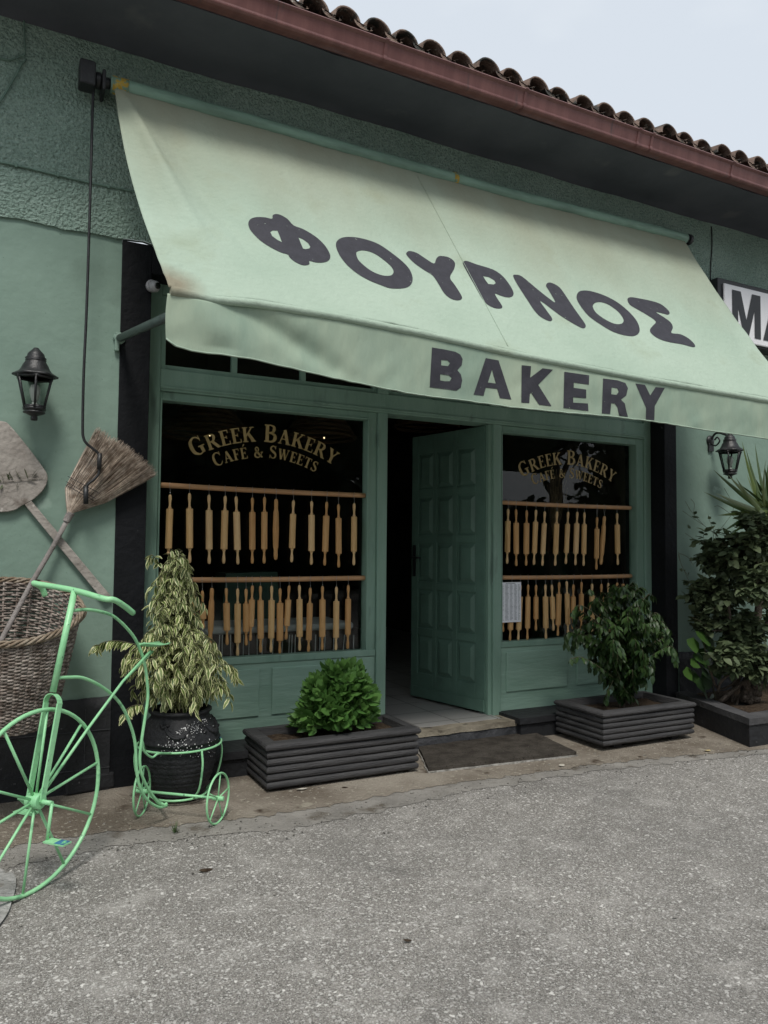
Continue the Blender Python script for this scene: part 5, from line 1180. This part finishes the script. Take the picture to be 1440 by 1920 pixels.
rowsP = [
 ('on upper rail, left window', (290, 880, 3.6), (298.3, 909.2, 676, 928.6), [(105,170,577,267,535),(235,160,633,266,533),(367,170,640,277,541),(477,178,637,278,540),(550,182,643,287,545),(660,190,637,290,542),(742,185,637,288,540),(820,200,613,0,0,),(937,208,628,302,533),(1060,212,645,308,552),(1162,218,650,314,556),(1241,235,663,330,570),(1347,228,648,320,556)]),
 ('on lower rail, left window', (290, 880, 3.6), (356.7, 1087.8, 676, 1084.2), [(262,800,1010,870,960),(322,818,1075,920,1010),(387,800,1180,0,0),(483,800,1187,903,1088),(560,803,1260,907,1170),(617,805,1190,907,1095),(660,783,1160,880,1062),(714,785,1237,885,1142),(790,785,1237,884,1140),(847,802,1245,903,1157),(908,783,1150,880,1056),(977,780,1225,877,1130),(1051,798,1232,905,1152),(1133,787,1222,880,1130),(1227,792,1222,890,1135),(1307,780,1213,875,1115)]),
 ('on upper rail, right window', (920, 900, 4.8), (939.8, 941.7, 1181.5, 952), [(157,258,755,370,650),(228,260,775,386,666),(324,272,773,389,667),(408,268,765,377,660),(487,282,773,391,667),(597,282,773,393,668),(697,285,757,397,658),(779,285,767,392,663),(844,290,773,400,668),(957,333,808,440,707),(1024,325,764,0,0),(1137,298,766,402,664)]),
 ('on lower rail, right window', (920, 900, 4.8), (939.8, 1082.7, 1182.5, 1080.2), [(107,930,1368,1040,1280),(192,940,1448,1050,1348),(268,940,1443,1050,1348),(337,940,1442,1050,1335),(408,942,1357,1052,1252),(492,940,1433,1050,1332),(550,942,1357,1052,1250),(617,920,1403,1026,1306),(684,910,1400,1024,1298),(745,940,1343,1050,1245),(817,918,1370,1026,1262),(912,932,1368,1040,1265),(996,935,1390,1045,1285),(1057,925,1385,1035,1280),(1138,922,1380,1030,1275),(1193,932,1395,0,0)])]
colors = [(0, 0, 2, 0, 2, 3, 1, 3, 0, 2, 1, 1, 0), (3, 1, 3, 1, 0, 3, 1, 1, 0, 3, 1, 0, 3, 1, 0, 3), (0, 1, 1, 0, 2, 0, 0, 2, 0, 1, 1, 0), (3, 1, 0, 1, 3, 0, 0, 1, 0, 1, 3, 0, 1, 0, 1, 3)]
cw = {0: 'honey coloured', 1: 'light brown', 2: 'pale', 3: 'orange brown'}
for ri, (where, (ox, oy, s_), rl, pins) in enumerate(rowsP):
    for k, pn in enumerate(pins):
        px = ox+pn[0]/s_; top = atY(px, oy+pn[1]/s_, RY); bot = atY(px+random.gauss(-.6, 2.2), oy+pn[2]/s_, RY)
        slim = pn[3] == 0
        lab = '%s %srolling pin from left %s' % (ordn[k], 'one piece ' if slim else cw[colors[ri][k]]+' ', where)
        rt = thing('rolling_pin', lab, 'rolling pin', tuple(top), 'rolling pins hanging in the shop windows')
        ax_ = (bot-top); L_ = ax_.length; an = ax_.normalized(); mm = M['pin%d' % colors[ri][k]]; mh = M['pin%d' % ((colors[ri][k]+2) % 4 if colors[ri][k] in (0, 1) else colors[ri][k])]
        if slim:
            q = MB(); q.lathe([(0, 0), (.009, .002), (.012, .01), (.0135, .03), (.0125, .06), (.0135, .075), (.017, .085), (.0205, L_*.5), (.0175, L_-.085), (.0135, L_-.075), (.0125, L_-.06), (.014, L_-.03), (.011, L_-.008), (0, L_)], top, 16, an); q.build('pin_body', mm, rt)
        else:
            t0_ = (pn[3]-pn[1])/(pn[2]-pn[1])*L_; t1_ = (pn[4]-pn[1])/(pn[2]-pn[1])*L_; br_ = U(.0198, .0222)
            q = MB(); q.lathe([(.008, t0_), (br_-.0015, t0_), (br_-.0015, t0_+.0002), (br_, t0_+.002), (br_, t0_+.0025), (br_*U(.97, 1), (t0_+t1_)/2), (br_, t1_-.0025), (br_, t1_-.002), (br_-.0015, t1_-.0002), (br_-.0015, t1_), (.008, t1_)], top, 18, an); bo = q.build('pin_body', mm, rt)
            for (z0, z1) in ((t0_, 0), (t1_, L_)):
                hL = z1-z0; sgn = 1 if hL > 0 else -1; hl_ = abs(hL)
                pr = [(.0100, z0), (.0104, z0+sgn*.008), (.0066, z0+sgn*.018), (.0074, z0+sgn*hl_*.4), (.0106, z0+sgn*hl_*.68), (.0100, z0+sgn*hl_*.88), (.006, z0+sgn*hl_*.985), (0, z1)]
                if sgn < 0: pr = pr[::-1]
                q = MB(); q.lathe(pr, top, 12, an); q.build('handle', mh, rt)
        ry = rl[1]+(rl[3]-rl[1])*(px-rl[0])/(rl[2]-rl[0]); rp_ = atY(px, ry, RY)
        q = MB(); h_ = rp_+Vector((0, 0, .019)); sp_x = U(.004, .012)
        q.tube([top+Vector((0, 0, -.002)), top+Vector((0, 0, .018))], .0016, 5)
        q.tube(smoothpts([top+Vector((0, 0, .015)), Vector((rp_.x-sp_x, RY-.019, rp_.z)), h_+Vector((U(-.004, .004), 0, .002)), Vector((rp_.x+sp_x, RY+.019, rp_.z)), top+Vector((0, .0, .015))], 5), .0013, 4)
        q.build('wire_hook', M['wire'], rt)

# price list taped to the glass
pl = thing('price_list', 'white printed price list sheet taped inside the right window', 'paper notice', tuple(atY(958, 1130, .07)))
c4 = [atY(x, y, .015) for x, y in ((940, 1092), (977, 1092), (977, 1166), (940, 1166.5))]
x0, x1, z1, z0 = 3.408, c4[1].x, c4[0].z, c4[2].z
q = MB(); q.box(x0, x1, .0150, .0155, z0, z1); q.build('sheet', M['paper'], pl)
q = MB(); w_ = (x1-x0)
q.box(x0+w_*.25, x0+w_*.72, .0144, .0148, z1-.012, z1-.008)
for i in range(30):
    z = z1-.022-i*(z1-z0-.03)/30
    for ca, cb in ((.06, .17), (.22, .40), (.45, .60), (.66, .80), (.85, .96)):
        q.box(x0+w_*(ca+U(0, .02)), x0+w_*(cb-U(0, .05)), .0144, .0148, z, z+.0035)
q.build('printed_lines', M['ink'], pl)

# ================================================================ INTERIOR THINGS
dc = thing('display_case', 'low display case with grey rail top and white wire ribs behind left window', 'display case', (1.8, .5, fz))
Yd = .30
def di(x, y): return atY(x, y, Yd)
a, c = di(385, 1180), di(664, 1173); q = MB(); q.box(a.x, c.x, Yd, Yd+.5, c.z-.025, c.z+.025); q.build('top_rail', M['steel'], dc, bevel=.02, seg=3)
q = MB(); q.box(a.x+.02, c.x-.01, Yd+.05, Yd+.5, fz, c.z-.03); q.build('case_body', M['dark'], dc)
q = MB()
for x0_, x1_ in ((412, 409), (417, 416), (432, 433), (447, 448), (457, 455), (467, 466), (482, 482), (493, 490), (512, 510), (524, 522), (530, 527), (543, 540), (548, 545), (554, 552), (592, 590), (600, 598), (610, 606), (626, 624), (646, 641), (663, 663)):
    q = MB(); q.tube([di(x0_, 1190), di(x1_, 1252)], .0038, 5); q.build('wire_rib', M['white'], dc)
q = MB(); P_ = [atY(x, y, .95) for x, y in ((424, 1075), (520, 1072), (526, 1170), (412, 1172))]; q.prism(P_, (0, .3, 0)); tag(q.build('cabinet', M['darkgreen'], loc=(1.5, 1.1, .9)), 'dark green cabinet standing behind the display case', 'cabinet')
M['shade'] = mat('woven_lampshade', (.05, .028, .016), .9, .3, 40, 1, 60, .1, c2=(.12, .07, .04), grain=(.3, .3, 3))
M['lit'] = mat('warm_bulb', (.8, .6, .3)); n = M['lit'].node_tree; bb = n.nodes[M['lit']['bsdf']]; bb.inputs['Emission Color'].default_value = (1, .75, .42, 1); bb.inputs['Emission Strength'].default_value = 1.2
for (x, y, Yl, r_, lab) in ((385, 815, 1.2, .34, 'wide woven lampshade hanging behind the upper left corner of the left window'), (600, 820, 1.3, .30, 'woven lampshade hanging behind the upper right of the left window'), (800, 800, 1.5, .30, 'woven lampshade hanging inside the doorway')):
    p = atY(x, y, Yl); L0 = thing('pendant_lamp', lab, 'pendant lamp', tuple(p+Vector((0, 0, .2))), 'woven pendant lamps inside the bakery')
    q = MB(); n_ = 28
    for i in range(9): f = i/8; q.tube([Vector((p.x+math.cos(2*PI*k/n_)*r_*(.35+.65*f), Yl+math.sin(2*PI*k/n_)*r_*(.35+.65*f), p.z+.32-.32*f)) for k in range(n_)], .016, 5, closed=True)
    q.build('lampshade', M['shade'], L0); q = MB(); q.tube([(p.x, Yl, p.z+.3), (p.x, Yl, 2.9)], .004, 5); q.build('cord', M['cord'], L0)
    if x == 800: continue
    q = MB(); q.lathe([(0, -.009), (.005, -.005), (.007, 0), (.005, .007), (0, .009)], (p.x+.03, Yl-.02, p.z-.005), 10); q.build('bulb', M['lit'], L0)
wh = thing('wheat_bunch', 'dry wheat bunch in a glass vase behind the right window', 'dried flowers', tuple(atY(1040, 1030, .45)))
q = MB(); b0 = atY(1038, 1010, .5)
for i in range(70):
    e = atY(1038+random.gauss(5, 9), 890+U(0, 60), .5+U(-.06, .06)); q.tube([b0+Vector((U(-.015, .015), U(-.015, .015), 0)), b0.lerp(e, .5)+Vector((U(-.01, .01), 0, 0)), e, e+(e-b0).normalized()*.05], [.0012, .0012, .0012, .004], 4)
q.build('stalks', M['wheat'], wh)
q = MB(); q.lathe([(.02, -.13), (.03, -.12), (.028, -.03), (.02, .0), (.026, .03)], b0, 16); q.build('vase', M['lampglass'], wh)
for i in range(1): 
    cb_ = thing('cabinet', 'green painted shelf unit standing behind the right window', 'cabinet', (4.0, 1.8, fz)); q = MB(); a_ = atY(1030, 1040, 1.6); c_ = atY(1110, 1040, 1.6); q.box(a_.x, c_.x, 1.6, 1.9, fz, a_.z); q.build('cabinet_body', M['darkgreen'], cb_); q = MB(); q.box(a_.x-.02, c_.x+.02, 1.58, 1.92, a_.z, a_.z+.03); q.build('cabinet_top', M['darkgreen'], cb_)

# ================================================================ SMALL FITTINGS
sg = thing('market_sign', 'white box sign with black capital letters beside the right awning edge', 'sign', (5.9, -.22, 3.2))
Ys = -.30; a, c = atY(1358, 530, Ys), atY(1440, 651, Ys); x0 = a.x; z1 = a.z; z0 = c.z-.0; xe = x0+1.02
q = MB(); q.box(x0-.06, xe+.03, Ys+.02, WY+.002, z0-.02, z1+.045); q.build('sign_box', M['signblack'], sg, bevel=.008)
q = MB(); q.box(x0, xe, Ys, Ys+.0195, z0, z1); q.build('sign_face', M['signwhite'], sg, bevel=.012)
zl0, zl1 = z0+.055, atY(1372, 543, Ys).z; hx = zl1-zl0; mx0 = atY(1372, 543, Ys).x
def sgl(polys, ox, w_):
    m_ = MB()
    for po, ho in polys:
        V, F = fillpoly(po, ho, 3); m_.add([(ox+p.x*w_, Ys-.004, zl0+p.y*hx) for p in V], F)
    m_.build('sign_letter', M['signblack'], sg)
sgl([([(0, 0), (.2, 0), (.2, .62), (.4, 0), (.56, 0), (.78, .62), (.78, 0), (1, 0), (1, 1), (.70, 1), (.49, .38), (.30, 1), (0, 1)], [])], mx0, .37)
sgl([([(0, 0), (.23, 0), (.31, .2), (.69, .2), (.77, 0), (1, 0), (.63, 1), (.37, 1)], [[(.37, .37), (.63, .37), (.5, .74)]])], mx0+.40, .38)
fl_ = thing('flood_light', 'grey flood light fixed under the soffit at the right', 'flood light', tuple(atY(1425, 370, -.55)))
p = atY(1432, 362, -.58); q = MB(); q.obox(p, Vector((.13, 0, 0)), Vector((0, .09, .03)), Vector((0, -.015, .03))); q.build('lamp_housing', M['iron'], fl_, bevel=.01)
q = MB(); q.obox(p+Vector((0, -.0, -.034)), Vector((.10, 0, 0)), Vector((0, .065, .02)), Vector((0, -.002, .004))); q.build('lamp_glass', M['steel'], fl_)
q = MB(); q.tube([p+Vector((-.13, 0, 0)), p+Vector((-.17, .02, .0)), (p.x-.17, p.y+.05, 4.08)], .008, 6); q.build('bracket', M['iron'], fl_)
sc0 = thing('security_camera', 'small white dome security camera on the black trim under the awning', 'security camera', tuple(atY(290, 537, WY-.03)))
p = atY(290, 537, WY-.05); q = MB()
for k in (0,): q.lathe([(0, -.034), (.02, -.028), (.031, -.012), (.034, 0), (.031, .014), (.02, .028), (0, .034)], p, 18)
q.build('camera_ball', M['camwhite'], sc0); q = MB(); d_ = Vector((.45, -1, -.12)).normalized(); q.lathe([(.018, .026), (.018, .0345), (.014, .036), (0, .036)], p, 16, d_); q.build('camera_lens', M['lens'], sc0)
q = MB(); q.lathe([(.036, 0), (.036, .02), (.028, .03)], (p.x-.01, WY-.008, p.z+.01), 16, Vector((0, -1, 0))); q.build('camera_base', M['camwhite'], sc0)
def cable(lab, pts, r_, m_, Y=WY-.022, clips=()):
    q = MB(); P_ = smoothpts([atY(x, y, Y) for x, y in pts], 6); q.tube(P_, r_, 6)
    for x, y in clips: c_ = atY(x, y, Y); q.box(c_.x-.006, c_.x+.006, Y-r_-.004, Y+.02, c_.z-.012, c_.z+.012)
    tag(q.build('cable', m_, loc=tuple(P_[0])), lab, 'cable', 'cables running over the walls')
cable('thin dark green cable clipped across the rough stucco left of the awning', [(-160, 268), (-40, 296), (30, 310), (110, 329), (170, 343), (245, 358), (330, 376)], .006, M['cable'], clips=((30, 310), (108, 328), (203, 350)))
cable('looped green cable hanging from the soffit in the top left corner', [(45, 38), (46, 70), (47, 100), (38, 105), (32, 110), (40, 118), (48, 112), (40, 104), (20, 112), (-10, 108), (-80, 100)], .005, M['cable'])
cable('straight green cable slanting down from the loop in the top left corner', [(42, 116), (30, 140), (0, 190), (-50, 260)], .006, M['cable'])
cable('dark cable running down the stucco above the market sign', [(1334, 425), (1335, 460), (1333, 490), (1332, 525)], .005, M['cord'])
# litter and weeds
def litter(lab, x, y, s_, m_, nm='dry_leaf', cat='leaf'):
    p = atZ(x, y, G0+.014); q = MB(); q.leaf(p+Vector((0, 0, .004)), Vector((1, U(-.4, .4), .05)), Vector((0, 1, U(-.3, .3))), s_, s_*.45, -.15, .3); tag(q.build(nm, m_, loc=tuple(p)), lab, cat)
litter('dry yellow leaf lying on the apron near the raised bed', 1322, 1408, .07, M['dryleaf'])
litter('pale scrap lying before the right end of the doormat', 1048, 1436, .06, M['litter'], 'scrap', 'litter'); litter('thin pale sliver in front of the left planter box', 555, 1481, .08, M['litter'], 'scrap', 'litter')
p = atZ(330, 1560, G0+.008); q = MB()
for i in range(16): a = U(0, 2*PI); q.blade(p+Vector((U(-.01, .01), U(-.01, .01), 0)), Vector((math.cos(a), math.sin(a), U(.3, 1.2))), Vector((-math.sin(a), math.cos(a), 0)), U(.02, .05), .004, .3, n=3)
tag(q.build('weed', M['grass'], loc=tuple(p)), 'tiny weed growing from the apron behind the front wheel of the tricycle', 'weed')
# doormat on its concrete pad
mp_ = [atZ(x, y, -.185) for x, y in ((775, 1380), (1000, 1371), (1083, 1410), (802, 1441))]
c = (mp_[0]+mp_[1]+mp_[2]+mp_[3])/4
def matshape(z0, z1, grow, amp, ragged):
    q = MB(); cnt = []
    for a, b_ in zip(mp_, mp_[1:]+mp_[:1]):
        for i in range(24): p_ = a.lerp(b_, i/24); d_ = (p_-c); d_.z = 0; cnt.append(p_+d_.normalized()*(grow+amp*noise.noise(p_*14)+amp*.6*noise.noise(p_*41)))
    q.prism([(p_.x, p_.y, z0) for p_ in cnt], (0, 0, z1-z0)); return q
struct(matshape(G0, -.204, .004, .012, True).build('pavement', M['padside']), 'crumbling pale concrete pad under the doormat')
dm = matshape(-.2035, -.183, -.006, .005, False).build('doormat', M['mat_'], loc=tuple(c)); tag(dm, 'dark coir doormat lying before the open door', 'doormat')
q = MB(); P_ = [atZ(x, y, G0+.01) for x, y in ((118, 1484), (212, 1468), (212, 1488), (120, 1500))]
a_ = atZ(120, 1494, G0+.01); c_ = atZ(212, 1478, G0+.01); dd = (c_-a_); ln = dd.length; dd.normalize(); q.obox((a_+c_)/2+Vector((0, .06, .045)), dd*ln/2, Vector((-dd.y, dd.x, 0))*.055, Vector((0, 0, .045)))
tag(q.build('kerb_block', M['plinth'], loc=tuple((a_+c_)/2), bevel=.012), 'loose black stone block on the ground against the plinth behind the tricycle', 'stone block')

# ================================================================ TREES ACROSS THE ROAD (seen in the glass)
def bigtree(lab, x, y, h, r, n, low):
    t = thing('tree', lab, 'tree', (x, y, G0), 'trees across the road'); q = MB()
    q.tube([(x, y, G0), (x+.1, y, h*.3), (x-.1, y, h*.6)], [.28, .22, .12], 9)
    for i in range(7): a = U(0, 6.28); q.tube([(x, y, h*U(.3, .5)), (x+math.cos(a)*r*.5, y+math.sin(a)*r*.4, h*U(.55, .7)), (x+math.cos(a)*r*.9, y+math.sin(a)*r*.7, h*U(.6, .9))], [.11, .07, .03], 6)
    q.build('trunk', M['bark'], t); lf = MB()
    for i in range(n):
        d_ = Vector((random.gauss(0, 1), random.gauss(0, 1), random.gauss(0, 1))).normalized()*U(.3, 1)**.5; k = .8+.5*noise.noise(d_*2.2+Vector((x, 0, 0))); p_ = Vector((x+d_.x*r*k, y+d_.y*r*k*.8, low+(h-low)/2+d_.z*(h-low)/2*k))
        lf.leaf(p_, Vector((U(-1, 1), U(-1, 1), U(-1, .5))), Vector((U(-1, 1), U(-1, 1), U(-1, 1))), U(.35, .6), U(.25, .4), .2)
    lf.build('crown', M['tree'], t)
bigtree('broad dark tree across the road opposite the doorway', 5.5, -15, 9.5, 4.6, 9000, 0.2)
bigtree('dark tree across the road opposite the left wall', -2.0, -14.5, 8.0, 4.0, 4500, .2)
bigtree('loose tree across the road right of the broad dark one', 16.5, -15, 9.5, 3.6, 520, 3.2)
bigtree('dark tree across the road at the far right', 24, -17, 7.6, 4.0, 4200, .2)

hg = thing('added_hedge', 'unseen hedge along the far side of the road', 'added_hedge', (6, -18, G0)); lf = MB()  # unseen, added so the shop glass reflects dark below the tree crowns
for i in range(9000): lf.leaf(Vector((U(-14, 40), -18.5+U(-.6, .9), G0+U(0, 3.1)+.5*noise.noise(Vector((i, 0, 0))))), Vector((U(-1, 1), U(-.3, 1), U(-1, .5))), Vector((U(-1, 1), U(-1, 1), U(-1, 1))), U(.4, .7), U(.3, .45), .2)
lf.build('foliage', M['tree'], hg); q = MB(); q.box(-15, 42, -19.6, -18.8, G0, 2.7); q.build('dark_backing', M['bark'], hg)  # dark box added inside the leaves, keeps bright sky out of the reflections

q = MB()
for i in range(1500):
    x_ = U(-900, 1800); e_ = interp(E1, x_); p = atZ(x_, e_+random.gauss(-6, 12) if R() < .75 else e_+random.gauss(30, 70), G0+.006); r_ = random.choice((.002, .003, .003, .004, .006))
    if -3.3 < p.x < 9 and p.y < -.2: q.lathe([(0, -r_*.5), (r_, 0), (r_*.7, r_*.5), (0, r_*.7)], p, 5, Vector((U(-.4, .4), U(-.4, .4), 1)))
M['grit'] = mat('pale_grit', (.2, .19, .17), .9, .3, 60, island=.55)
tag(q.build('gravel', M['grit']), 'loose grit gathered along the edge of the asphalt', kind='stuff')
for i, (x_, y_, s_, lb) in enumerate(((372, 1632, .07, 'dark dry leaf on the asphalt below the small rear wheels'), (755, 1762, .035, 'small dark leaf near the middle of the asphalt'), (1195, 1418, .05, 'curled brown leaf beside the right planter box'), (640, 1476, .05, 'brown leaf scrap under the front edge of the left planter box'))):
    p = atZ(x_, y_, G0+.012); q = MB(); q.leaf(p, Vector((1, U(-.6, .2), .05)), Vector((0, 1, .2)), s_, s_*.4, -.2, .4); tag(q.build('dry_leaf', M['soil'], loc=tuple(p)), lb, 'leaf')
